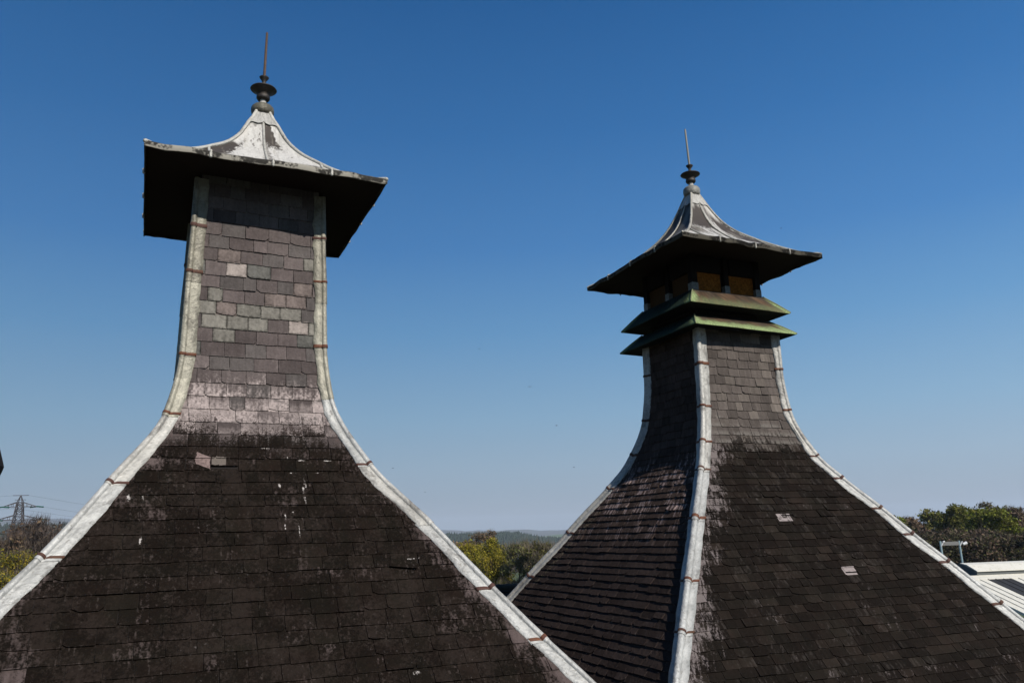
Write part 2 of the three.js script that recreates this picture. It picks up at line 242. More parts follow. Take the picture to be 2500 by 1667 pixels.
function faceTexture(rows, box, kind, N) {
  const { x0, x1, S, f } = box;
  const spot = new Map();
  if (kind === 'left') for (const [x, s, t] of LIGHT) { const [row, j] = slateAt(rows, x, s); spot.set(row.i * 100 + j, t); }
  const hwCache = Array.from({ length: N }, (_, i) => f.half((i + 0.5) / N * S));
  return texture(N, N, (u, v, o) => {
    const x = mix(x0, x1, u), s = v * S, [row, j] = slateAt(rows, x, s), hw = hwCache[Math.min(N - 1, (v * N) | 0)];
    const id = row.i * 100 + j, r1 = hash(id, 5, 1), r2 = hash(id, 9, 2), r3 = hash(id, 13, 3), fr = (s - row.s0) / (row.s1 - row.s0), ex = Math.min(x - row.xs[j], row.xs[j + 1] - x);
    const big = nA(x / 3.1 + 0.2, s / 3.1), med = nB(x / 1.3 + r1, s / 1.3), fine = nC(x / 0.9, s / 0.9), grit = nD(x / 0.7 + r2, s / 0.7), streak = nC(x / 1.1 + r3, s / 9), edge = nB(x / 1.9, s / 1.9 + 0.4);
    // the slate itself: purple grey, some greener, some bleached
    let b = (0.72 + 0.5 * r1) * (0.86 + 0.28 * med) * (0.88 + 0.24 * grit), c;
    if (kind === 'left') {
      const t = spot.get(id) ?? (s > 1.2 && s < 3.4 ? (r2 > 0.97 ? 3 : r2 < 0.04 ? 1 : 0) : 0);
      const dk = r3 > 0.6 ? [0.125, 0.104, 0.099] : r3 > 0.25 ? [0.113, 0.093, 0.089] : [0.112, 0.099, 0.094];
      c = [dk, [0.14, 0.137, 0.125], [0.225, 0.212, 0.185], [0.205, 0.167, 0.152], [0.37, 0.32, 0.29]][t];
      b = t > 0 ? 0.62 + 0.4 * med + 0.45 * (fine - 0.5) + 0.3 * (streak - 0.5) + 0.25 * (r1 - 0.3) : b * (0.88 + 0.3 * (streak - 0.5) + 0.3 * (fine - 0.35));
      if (t > 0) b *= 1 - 0.45 * sstep(0.03, 0.0, Math.min(ex, (fr + 0.12) * 0.2, row.s1 - s) + 0.03 * (fine - 0.6));
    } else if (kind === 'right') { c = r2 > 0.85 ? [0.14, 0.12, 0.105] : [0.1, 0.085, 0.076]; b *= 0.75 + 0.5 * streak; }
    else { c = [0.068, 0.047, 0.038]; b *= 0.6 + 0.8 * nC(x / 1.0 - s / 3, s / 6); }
    let R = c[0] * b, G = c[1] * b, B = c[2] * b;
    const lay = (k, r, g, bl) => { R = mix(R, r, k); G = mix(G, g, k); B = mix(B, bl, k); };
    // lichen bloom, then soot and moss below the flare, all ragged
    const rag = (edge - 0.5) * 0.42 + (r1 - 0.5) * 0.26 + (fine - 0.5) * 0.4 + (grit - 0.5) * 0.3 + (streak - 0.5) * 0.3;
    if (kind === 'left') {
      const e = s + rag, bloom = sstep(3.15, 3.62, e) * (1 - sstep(4.0, 4.22, e)), tail = sstep(0.2, 0.85, fr + (streak - 0.5) * 0.7);
      const bw = 0.6 + 0.8 * (fine - 0.1) * 0.8; lay(bloom * clamp(0.45 + 0.45 * tail + 1.1 * (r1 - 0.5)) * sstep(0.25, 0.6, 0.3 * med + 0.4 * fine + 0.3 * streak), 0.42 * bw, 0.355 * bw, 0.335 * bw);
      const es = s + (edge - 0.5) * 0.16 + (r1 - 0.5) * 0.3 + (fine - 0.5) * 0.3 + (grit - 0.5) * 0.45 + (streak - 0.5) * 0.4 + (nD(x / 0.35, s / 0.35) - 0.5) * 0.3, soot = sstep(3.98, 4.34, es), t = 0.7 + 0.5 * r3 * r3 * (0.4 + med) + 0.6 * (grit - 0.5) + 0.7 * (fine - 0.5);
      const gn = nB(x / 1.1 + 0.7, s / 1.1); lay(soot * clamp(0.95 + 0.1 * fine), mix(0.0128, 0.0108, gn) * t, mix(0.0086, 0.0092, gn) * t, 0.0066 * t);
      // pale patches left where the soot is thin: by the hips, low right and low left
      const near = sstep(0.6, 0.1, hw - Math.abs(x)) * 0.66 + sstep(6.5, 7.2, s) * sstep(1.0, 0.25, hw - x) * 0.42 + sstep(6.8, 7.4, s) * sstep(-2.0, -2.6, x) * 0.5;
      const thin = sstep(0.58, 0.84, 0.32 * edge + 0.26 * fine + 0.22 * streak + 0.16 * grit + 0.26 * near + (r2 - 0.5) * 0.16) * soot;
      lay(thin * 0.75, 0.15, 0.116, 0.11);
      lay(sstep(0.5, 0.72, 0.5 * nA(x / 2.1 + 0.15, s / 2.1) + 0.3 * fine + 0.2 * grit) * soot * 0.5, 0.03, 0.0225, 0.019);
      const dots = nD(x / 0.42 + 0.1, s / 0.42), dens = nB(x / 2.3 + 0.6, s / 2.3); lay(sstep(0.84, 0.93, dots + 0.12 * (dens - 0.6)) * soot * 0.8, 0.2, 0.18, 0.165);
      lay(sstep(0.7, 0.84, 0.62 * streak + 0.38 * fine) * sstep(0.4, 0.6, nA(x / 4 + 0.4, s / 4)) * soot * 0.45, 0.07, 0.058, 0.052);
      lay(sstep(0.74, 0.86, 0.55 * nC(x / 1.6 + 0.3, s / 1.6) + 0.45 * fine) * soot * 0.35, 0.07, 0.06, 0.056);
      lay(sstep(0.8, 0.9, nD(x / 1.7, s / 1.7 + 0.2)) * sstep(0.62, 0.7, nB(x / 2.3 + 0.6, s / 2.3)) * soot * 0.7, 0.14, 0.125, 0.12);
      if (Math.abs(x + 0.71) + 0.05 * (fine - 0.5) < 0.1 && Math.abs(s - 4.62 - 0.6 * (x + 0.71)) < 0.1 + 0.06 * (edge - 0.5)) lay(0.85 * clamp(0.4 + 0.9 * fine), 0.27, 0.2, 0.185);
      if (Math.abs(x + 0.5) < 0.095 && Math.abs(s - 4.63) < 0.075 + 0.05 * (fine - 0.5)) lay(0.85 * clamp(0.5 + fine), 0.17, 0.145, 0.125);
      for (const [px, ps, w, h] of SPLASH) { const dx = (x - px) / w, ds = (s - ps) / h, q = dx * dx + ds * ds; if (q < 3) lay(0.85 * sstep(0.8, 0.1, q + (fine - 0.4) * 3.2 + (nD(x / 0.3, s / 0.3) - 0.5) * 2.2), 0.55, 0.51, 0.48); }
    } else if (kind === 'right') {
      const e = s + rag * 0.9, es = s + (edge - 0.5) * 0.14 + (r1 - 0.5) * 0.24 + (fine - 0.5) * 0.2 + (grit - 0.5) * 0.35 + (streak - 0.5) * 0.4, soot = sstep(2.28, 2.56, es), t = 0.54 + 0.9 * r3 * r3 * (0.5 + med * 0.8) + 0.5 * (grit - 0.5) + 0.4 * (streak - 0.5);
      const bloom = sstep(2.0, 2.25, e) * (1 - sstep(2.35, 2.5, e)); lay(bloom * 0.5 * sstep(0.3, 0.8, fr), 0.2, 0.185, 0.165);
      const gn = nB(x / 1.1 + 0.7, s / 1.1); lay(soot * 0.97, mix(0.0142, 0.012, gn) * t, mix(0.0098, 0.0102, gn) * t, 0.0077 * t); lay(sstep(0.85, 0.94, nD(x / 0.42 + 0.1, s / 0.42)) * soot * 0.5, 0.14, 0.125, 0.11);
      const near = sstep(0.8, 0.05, x + hw) * (0.75 + 0.35 * sstep(4.6, 5.6, s)) + sstep(0.3, 0.05, hw - x) * 0.25;
      const thin = sstep(0.68, 0.86, 0.3 * edge + 0.3 * nC(x / 0.8 + s / 2.4, s / 5) + 0.2 * fine + 0.2 * grit + 0.36 * near + (r2 - 0.5) * 0.16) * soot;
      lay(thin * 0.8, 0.2, 0.17, 0.165);
      lay(sstep(0.66, 0.8, 0.6 * streak + 0.4 * fine + (r1 - 0.5) * 0.25) * soot * 0.28, 0.075, 0.066, 0.06);
      if ((Math.abs(x + 0.26) < 0.14 && Math.abs(s - 3.94) < 0.07) || (Math.abs(x - 0.4) < 0.13 && Math.abs(s - 4.95) < 0.07)) lay(sstep(0.25, 0.6, fine * 0.6 + med * 0.5), 0.3, 0.26, 0.25);
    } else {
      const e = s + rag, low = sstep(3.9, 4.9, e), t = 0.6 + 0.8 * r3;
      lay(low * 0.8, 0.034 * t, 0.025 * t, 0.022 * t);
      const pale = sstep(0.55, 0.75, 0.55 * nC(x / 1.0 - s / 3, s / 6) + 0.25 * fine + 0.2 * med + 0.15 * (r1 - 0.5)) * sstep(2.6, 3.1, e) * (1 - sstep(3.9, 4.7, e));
      lay(pale * 0.88, 0.4, 0.3, 0.275);  // pale slate streaks, brightened in the colour to strengthen the sunlit band
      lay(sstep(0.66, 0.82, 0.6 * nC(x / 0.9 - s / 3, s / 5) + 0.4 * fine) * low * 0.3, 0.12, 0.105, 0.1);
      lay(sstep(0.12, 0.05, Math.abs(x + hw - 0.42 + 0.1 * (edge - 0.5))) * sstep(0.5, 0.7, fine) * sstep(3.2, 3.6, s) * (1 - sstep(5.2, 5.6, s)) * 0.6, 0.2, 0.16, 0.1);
    }
    // worn tails and edges
    const wear = sstep(0.012, 0.003, Math.min(ex, row.s1 - s)) * sstep(0.45, 0.7, fine);
    lay(wear * 0.3, R * 2 + 0.01, G * 2 + 0.01, B * 2 + 0.01);
    o[0] = R; o[1] = G; o[2] = B;
  });
}
const slateBump = texture(1024, 1024, (u, v, o) => { o[0] = o[1] = o[2] = 0.5 * nC(u, v) + 0.3 * nD(u, v) + 0.2 * nB(u * 2, v); }, false, true); slateBump.repeat.set(5, 5);
const slateMat = (map) => phys([1, 1, 1], 0.95, { map, bumpMap: slateBump, bumpScale: 0.012, specularIntensity: 0.08, side: THREE.DoubleSide });
const plainSlate = phys([0.035, 0.029, 0.028], 0.85, { bumpMap: bumpFine, bumpScale: 0.006, specularIntensity: 0.25, side: THREE.DoubleSide });

function slates(k, specs) {
  k.root.updateMatrixWorld(true); camera.updateMatrixWorld(true); camera.updateProjectionMatrix();
  const all = [], q = V(0, 0, 0), eye = V(0, 0, 0);
  for (const sp of specs) {
    const r = rng(sp.seed * 31 + 7);
    for (const row of sp.rows) for (let j = 0; j < row.xs.length - 1; j++) {
      const odd = sp.odd?.find((t) => t[0] > row.xs[j] && t[0] < row.xs[j + 1] && t[1] > row.s0 && t[1] < row.s1)?.[2];
      const g = slateGeo(sp.f, row, j, sp.tex, r, odd); if (!g) continue;
      q.copy(g.userData.c); q.y += GH; k.root.localToWorld(q); const d = q.length(); q.project(camera);
      all.push({ g, mat: sp.mat, rank: sp.seen && Math.abs(q.x) < 0.99 && Math.abs(q.y) < 0.99 ? (row.xs[j + 1] - row.xs[j]) * (row.s1 - row.s0) / (d * d) * sp.seen : 0 });
    }
  }
  all.sort((a, b) => b.rank - a.rank);
  const rest = new Map();
  all.forEach((e, i) => { if (i < 300 && e.rank > 0) k.add('slate', e.g, e.mat); else { e.g.userData = {}; if (!rest.has(e.mat)) rest.set(e.mat, []); rest.get(e.mat).push(e.g); } });
  const mats = [...rest.keys()], g = mergeGeometries(mats.map((m) => mergeGeometries(rest.get(m))), true);
  k.add('slates', g, mats).userData.kind = 'stuff';
}
// lead hips: a flat wing on each face and a round roll over the corner
function hipSection(k, i, h, wa, wb, off, rr) {
  const P = k.hip(i, h), t = k.hip(i, h - 0.03).sub(k.hip(i, h + 0.03)).normalize(), nb = (d) => k.hip((i + d + 4) % 4, h).sub(P).normalize();
  const dB = nb(-1), dA = nb(1);   // dA runs along the face on the left of the hip, dB along the right one
  const out = dA.clone().add(dB).multiplyScalar(-1); out.addScaledVector(t, -out.dot(t)).normalize();
  const side = t.clone().cross(out).normalize(); if (side.dot(dB) < 0) side.negate();
  const nA_ = dA.clone().cross(t).normalize(); if (nA_.dot(out) < 0) nA_.negate(); const nB_ = dB.clone().cross(t).normalize(); if (nB_.dot(out) < 0) nB_.negate();
  const pts = [], W = (d, n, w, o) => P.clone().addScaledVector(d, w).addScaledVector(n, o + off);
  pts.push(W(dA, nA_, wa, -0.002 - off), W(dA, nA_, wa, 0.04), W(dA, nA_, wa * 0.5, 0.046), W(dA, nA_, 0.052, 0.046));
  const C = P.clone().addScaledVector(out, 0.058), R = rr + off;
  for (let a = -120; a <= 120; a += 20) { const q = a * Math.PI / 180; pts.push(C.clone().addScaledVector(out, R * Math.cos(q)).addScaledVector(side, R * Math.sin(q))); }
  pts.push(W(dB, nB_, 0.052, 0.046), W(dB, nB_, wb * 0.5, 0.046), W(dB, nB_, wb, 0.04), W(dB, nB_, wb, -0.002 - off));
  return pts;
}
const acrossOf = (pts) => { const a = [0]; for (let i = 1; i < pts.length; i++) a.push(a[i - 1] + pts[i].distanceTo(pts[i - 1])); return a; };
function leadHip(k, i, hTop, hEnd, breaks, straps, wa, wb, mats, rr, strapMat, seed, neck = 0.66) {
  const r = rng(seed), edges = [hTop, ...breaks.filter((b) => b < hTop && b > hEnd), hEnd];
  for (let e = 0; e < edges.length - 1; e++) {
    const a = edges[e], b = edges[e + 1] - (e < edges.length - 2 ? 0.03 : 0), n = Math.max(4, Math.ceil((a - b) / 0.07)), rows = [], ac = [], along = [0], ph = r() * 9;
    for (let q = 0; q <= n; q++) {
      const h = mix(a, b, q / n), wob = (nB(h / 1.3 + ph, 0.37 + i * 0.2) - 0.5) * 0.05 + (nC(h / 2.1 + ph, 0.1) - 0.5) * 0.02, kw = neck + (1 - neck) * sstep(2.0, 0.2, h);
      rows.push(hipSection(k, i, h, wa * kw + wob, wb * kw + wob * 0.7, 0.001 + 0.008 * q / n, rr + (nC(h / 1.7 + ph, 0.7) - 0.5) * 0.008)); ac.push(acrossOf(rows[q])); if (q) along.push(along[q - 1] + k.hip(i, h).distanceTo(k.hip(i, mix(a, b, (q - 1) / n))));
    }
    k.add('lead_flashing', grid(rows, (x, y) => [ac[x][y] + ph, along[x] + ph]), mats(a, e));
  }
  for (const h of straps) {
    const kw = neck + (1 - neck) * sstep(2.0, 0.2, h), rows = [], dh = (0.018 + 0.011 * r()) / Math.hypot(1, (k.prof[i](h - 0.05) - k.prof[i](h + 0.05)) / 0.1 * 1.41), sk = (r() - 0.5) * 0.02;
    for (const [d, o] of [[dh, 0.001], [dh, 0.014], [0, 0.016], [-dh, 0.014], [-dh, 0.001]]) rows.push(hipSection(k, i, h + sk + d, wa * kw + 0.012, wb * kw + 0.012, o, rr));
    const q = r(); k.add('strap', grid(rows, (x, y) => [y * 0.1 + q, x * 0.1]), q < 0.3 ? M.rustMid : strapMat(h));
  }
}
// swept pagoda cap: four curved sides of lead sheets between rolls, a fascia, a boarded soffit
function cap(k, C, tab, hEave, opts) {
  const cx = C.reduce((s, p) => s + p[0], 0) / 4, cz = C.reduce((s, p) => s + p[1], 0) / 4, prof = pchip(tab);
  const corner = (i) => C[(i + 4) % 4];
  const wob = (side, e) => (nB(e * 0.35 + side * 0.21 + opts.seed, 0.4) - 0.5);
  // side i lies between corner i and corner i+1; x runs -1..1 along the eave
  const at = (side, x, t, off = 0) => {
    const a = corner(side), b = corner(side + 1), e = clamp(x / t, -1, 1), f = (e + 1) / 2, w = 1 + 0.006 * wob(side, x) * t;
    const p = V(cx + (mix(a[0], b[0], f) - cx) * t * w, prof(t) + off + 0.045 * wob(side, x * 2.2) * sstep(0.75, 1, t), cz + (mix(a[1], b[1], f) - cz) * t * w);
    return p;
  };
  const t0 = opts.t0, roof = [];
  for (let side = 0; side < 4; side++) {
    const front = opts.faces[side];
    for (let c = 0; c < 4; c++) {
      const xa = -1 + c * 0.5, xb = xa + 0.5, rows = [];
      for (let q = 0; q <= 22; q++) {
        const row = []; for (let i = 0; i <= 10; i++) { const x = mix(xa, xb, i / 10), lo = Math.max(t0, Math.abs(x)), t = mix(lo, 1, q / 22); row.push([x, t]); }
        rows.push(row);
      }
      const g = grid(rows.map((w) => w.map(([x, t]) => at(side, x, t))), (i, j) => [(rows[i][j][0] + 1) / 2, rows[i][j][1]]);
      roof.push(k.add('lead_sheet', g, front));
    }
    // rolls at the quarter points run up square to the eave; they fold down over its edge
    for (const x of [-0.5, 0, 0.5]) {
      const path = []; for (let q = 0; q <= 18; q++) path.push(at(side, x, mix(Math.max(t0, Math.abs(x) * 1.02), 1.004, q / 18), 0.012));
      const l = path[path.length - 1]; path.push(l.clone().setY(l.y - 0.03).lerp(V(cx, l.y - 0.03, cz), -0.004)); path.push(l.clone().setY(l.y - 0.095).lerp(V(cx, l.y - 0.1, cz), -0.003));
      k.add('lead_roll', sweep(path, opts.roll * 0.72, 8), opts.rollMat);
    }
    // fascia: folded drip edge
    const rows = [];
    for (let q = 0; q <= 40; q++) { const x = -1 + q / 20, p = (t, dy) => { const v = at(side, x, 1); const o = V(cx, v.y, cz); return o.lerp(v, t).add(V(0, dy, 0)); }; const dr = 0.014 * (nC(q / 23 + side * 0.3, opts.seed) - 0.5); rows.push([p(0.985, 0.004), p(1.004, 0.006), p(1.008, -0.004), p(1.006, -opts.fascia + dr), p(0.992, -opts.fascia + dr), p(0.99, -0.01)]); }
    k.add('fascia', grid(rows, (i, j) => [i * 0.1 + side, j * 0.1 + side * 0.4]), opts.fasciaMat[side]);
    const up = (x, t, y) => { const v = at(side, x, 1); return V(cx + (v.x - cx) * t, y, cz + (v.z - cz) * t); };
    for (let q = 0; q < 11; q++) {
      const xa = -1 + q * 2 / 11 + 0.004, xb = -1 + (q + 1) * 2 / 11 - 0.004, dy = 0.008 * hash(q, side, 4), t = new Tri();
      for (const [ta, ya, tb, yb] of [[0.99, hEave + 0.012, 0.8, hEave + 0.05], [0.8, hEave + 0.05, 0.3, hEave + 0.1]]) t.quad(up(xa, ta, ya + dy), up(xb, ta, ya + dy), up(xb, tb, yb + dy), up(xa, tb, yb + dy), [0, 0], [1, 0], [1, 1], [0, 1]);
      k.add('soffit_board', t.geo(), M.soffit);
    }
    { const t = new Tri(); t.quad(up(-1, 0.985, hEave + 0.024), up(1, 0.985, hEave + 0.024), up(1, 0.3, hEave + 0.125), up(-1, 0.3, hEave + 0.125), [0, 0], [1, 0], [1, 1], [0, 1]); k.add('soffit_lining', t.geo(), M.soffit); }
    // the hip roll between this side and the next
    const path = []; for (let q = 0; q <= 26; q++) { const t = mix(t0 * 0.9, 1.012, q / 26); path.push(at(side, t, Math.min(t, 1), opts.roll * 0.5).add(t > 1 ? V(0, -0.012, 0) : V(0, 0, 0))); }
    k.add('lead_roll', sweep(path, opts.roll, 9, opts.roll * 1.05), opts.rollMat);
  }
  // saddle piece dressed over the top of sheets and rolls, with a cut lower edge
  for (let side = 0; side < 4; side++) {
    const rows = []; for (let q = 0; q <= 6; q++) { const row = []; for (let i = 0; i <= 12; i++) { const e = -1 + i / 6, tEnd = opts.saddle * (1 + 0.05 * Math.abs(Math.sin(e * 5 + side))), t = mix(t0 * 0.8, tEnd, q / 6); row.push(at(side, e * t, t, 0.024 + 0.022 * Math.exp(-e * e * 26) + (q === 6 ? -0.006 : 0)).lerp(V(cx, prof(t), cz), -0.07)); } rows.push(row); }
    k.add('lead_saddle', grid(rows, (i, j) => [j / 12 + side * 0.3, i * 0.05]), opts.saddleMat);
  }
  return { cx, cz, prof };
}
function lathe(pts, mat, seg = 28, flute = 0, from = 0, to = 0) {
  const g = new THREE.LatheGeometry(pts.map((p) => new THREE.Vector2(p[0], p[1])), seg);
  if (flute) { const P = g.attributes.position; for (let i = 0; i < P.count; i++) { const y = P.getY(i); if (y > from && y < to) { const a = Math.atan2(P.getZ(i), P.getX(i)), f = 1 + flute * Math.cos(14 * a); P.setX(i, P.getX(i) * f); P.setZ(i, P.getZ(i) * f); } } g.computeVertexNormals(); }
  return g;
}
function finial(k, cx, cz, y0, s, rodTip, rodBase, tilt, collarMat, rodMat, collarR) {
  const T = (g) => { g.translate(cx, 0, cz); return g; };
  const collar = k.add('collar', T(lathe([[0.09, y0 - 0.12], [collarR * 0.86, y0 - 0.115], [collarR * 0.98, y0 - 0.07], [collarR, y0 - 0.02], [collarR * 0.96, y0 + 0.03], [collarR * 0.8, y0 + 0.065], [collarR * 0.5, y0 + 0.085], [0.06 * s, y0 + 0.1], [0.05 * s, y0 + 0.11]], null, 32, 0.012, y0 - 0.1, y0 + 0.05)), collarMat);
  const b = y0 + 0.085;
  k.add('spindle', T(lathe([[0.085 * s, b], [0.085 * s, b + 0.02], [0.058 * s, b + 0.03], [0.054 * s, b + 0.12 * s], [0.04 * s, b + 0.13 * s]], null, 20)), M.leadDirty);
  const c = b + 0.1 * s;
  const bowl = k.add('finial_bowl', T(lathe([[0.055 * s, c], [0.1 * s, c + 0.008 * s], [0.117 * s, c + 0.035 * s], [0.119 * s, c + 0.07 * s], [0.106 * s, c + 0.09 * s], [0.1 * s, c + 0.1 * s], [0.11 * s, c + 0.108 * s], [0.108 * s, c + 0.118 * s], [0.122 * s, c + 0.135 * s], [0.155 * s, c + 0.17 * s], [0.198 * s, c + 0.198 * s], [0.224 * s, c + 0.206 * s], [0.232 * s, c + 0.216 * s], [0.224 * s, c + 0.228 * s], [0.13 * s, c + 0.268 * s], [0.06 * s, c + 0.3 * s], [0.036 * s, c + 0.32 * s], [0.034 * s, c + 0.35 * s]], null, 56, 0.018, c + 0.12 * s, c + 0.2 * s)), M.iron);
  const d = rodBase - 0.19 * s;
  k.add('finial_cup', T(lathe([[0.034 * s, d - 0.1 * s], [0.03 * s, d], [0.042 * s, d + 0.006 * s], [0.042 * s, d + 0.022 * s], [0.033 * s, d + 0.03 * s], [0.035 * s, d + 0.08 * s], [0.06 * s, d + 0.12 * s], [0.082 * s, d + 0.15 * s], [0.082 * s, d + 0.163 * s], [0.03 * s, d + 0.19 * s]], null, 24, 0.05, d + 0.1 * s, d + 0.17 * s)), M.iron);
  const rod = sweep([V(cx, rodBase - 0.05, cz), V(cx + tilt * 0.5, (rodBase + rodTip) / 2, cz), V(cx + tilt, rodTip, cz)], 0.025 * s, 8, 0.02 * s);
  k.add('finial_rod', rod, rodMat);
}
function deck(k, hTop, hEnd) {   // boarding under the slates, closed at the top, standing on stone walls
  const rows = []; const n = 60;
  for (let i = 0; i <= n; i++) { const h = mix(hTop, hEnd, i / n), row = []; for (const c of [0, 1, 2, 3, 0]) row.push(k.hip(c, h)); rows.push(row); }
  const g = grid(rows, (i, j) => [j, i]).toNonIndexed(); g.computeVertexNormals(); k.add('roof_deck', g, M.deck);
  const P = [0, 1, 2, 3].map((c) => k.hip(c, hEnd)), w = new Tri(), ins = (p, y) => V(p.x * 0.955, y, p.z * 0.955);
  for (let i = 0; i < 4; i++) { const a = P[i], b = P[(i + 1) % 4]; w.quad(ins(a, -GH), ins(b, -GH), ins(b, hEnd - 0.02), ins(a, hEnd - 0.02), [0, 0], [8, 0], [8, 6], [0, 6]); w.quad(ins(a, hEnd - 0.03), ins(b, hEnd - 0.03), V(b.x, hEnd - 0.03, b.z), V(a.x, hEnd - 0.03, a.z), [0, 0], [8, 0], [8, 1], [0, 1]); }
  const m = phys([0.2, 0.17, 0.14], 0.95, { bumpMap: bumpFine, bumpScale: 0.02, side: THREE.DoubleSide }); k.add('stone_wall', w.geo(), m);
}
const local = (k, wx, wz) => { const c = Math.cos(k.theta), s = Math.sin(k.theta), dx = wx - k.x, dz = wz - k.z; return [dx * c + dz * s, -dx * s + dz * c]; };
// weathered lead on a cap side: u across the eave, v up (0) to eave (1)
function capTexture(seed, pale, stains, lines = 0.15) {
  return texture(1024, 1024, (u, v, o) => {
    const x = u * 2 - 1, t = v, e = clamp(x / Math.max(t, 0.03), -1, 1), X = x * 1.85, T = t * 2.3;
    const a = nA(X / 1.9 + seed, T / 1.9), b = nC(X / 1.2 + seed, T / 1.2), c = nB(X / 0.9, T / 3 + seed), d = nD(X / 0.8, T / 0.8 + seed);
    let l = pale * (0.9 + 0.25 * (a - 0.5) + 0.3 * (b - 0.5) + 0.22 * (d - 0.5)), R = l * 1.02, G = l * 0.995, B = l * 0.93, k = 0;
    for (const [x0, x1, ta, tb, amt] of stains) { const m = sstep(x0 - 0.06, x0 + 0.05, e + 0.25 * (a - 0.5)) * sstep(x1 + 0.06, x1 - 0.05, e + 0.25 * (b - 0.5)) * sstep(ta - 0.04, ta + 0.05, t + 0.12 * (c - 0.5)) * sstep(tb + 0.05, tb - 0.05, t + 0.14 * (b - 0.5)); k = Math.max(k, m * amt * sstep(0.3, 0.5, 0.6 * c + 0.4 * b + 0.25)); }
    k = Math.max(k, sstep(0.66, 0.8, 0.5 * nB(X / 1.2 + seed, T / 2.2) + 0.5 * b) * 0.6);
    k = Math.max(k, sstep(0.56, 0.7, 0.7 * nC(X / 1.1 + seed, T / 7) + 0.3 * c) * lines); k = clamp(k * 1.4 * (0.7 + 0.5 * d));
    R = mix(R, 0.052, k * 0.97); G = mix(G, 0.041, k * 0.97); B = mix(B, 0.033, k * 0.97);
    const w = sstep(0.62, 0.75, c) * 0.25; o[0] = mix(R, 0.4, w); o[1] = mix(G, 0.37, w); o[2] = mix(B, 0.3, w);
  });
}
const capMat = (t, tint = [1, 1, 1]) => phys(tint, 0.55, { map: t, bumpMap: leadBump, bumpScale: 0.02, metalness: 0.08, specularIntensity: 0.4, side: THREE.DoubleSide });
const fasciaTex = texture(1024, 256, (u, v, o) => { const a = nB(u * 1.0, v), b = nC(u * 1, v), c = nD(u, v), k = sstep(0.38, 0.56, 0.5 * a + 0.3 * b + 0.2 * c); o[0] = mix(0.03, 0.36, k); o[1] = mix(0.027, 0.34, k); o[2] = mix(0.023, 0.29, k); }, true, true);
const fasciaM = phys([1, 1, 1], 0.75, { map: half(fasciaTex), specularIntensity: 0.3, side: THREE.DoubleSide }), fasciaDark = phys([0.25, 0.24, 0.22], 0.85, { map: half(fasciaTex), specularIntensity: 0.3, side: THREE.DoubleSide });

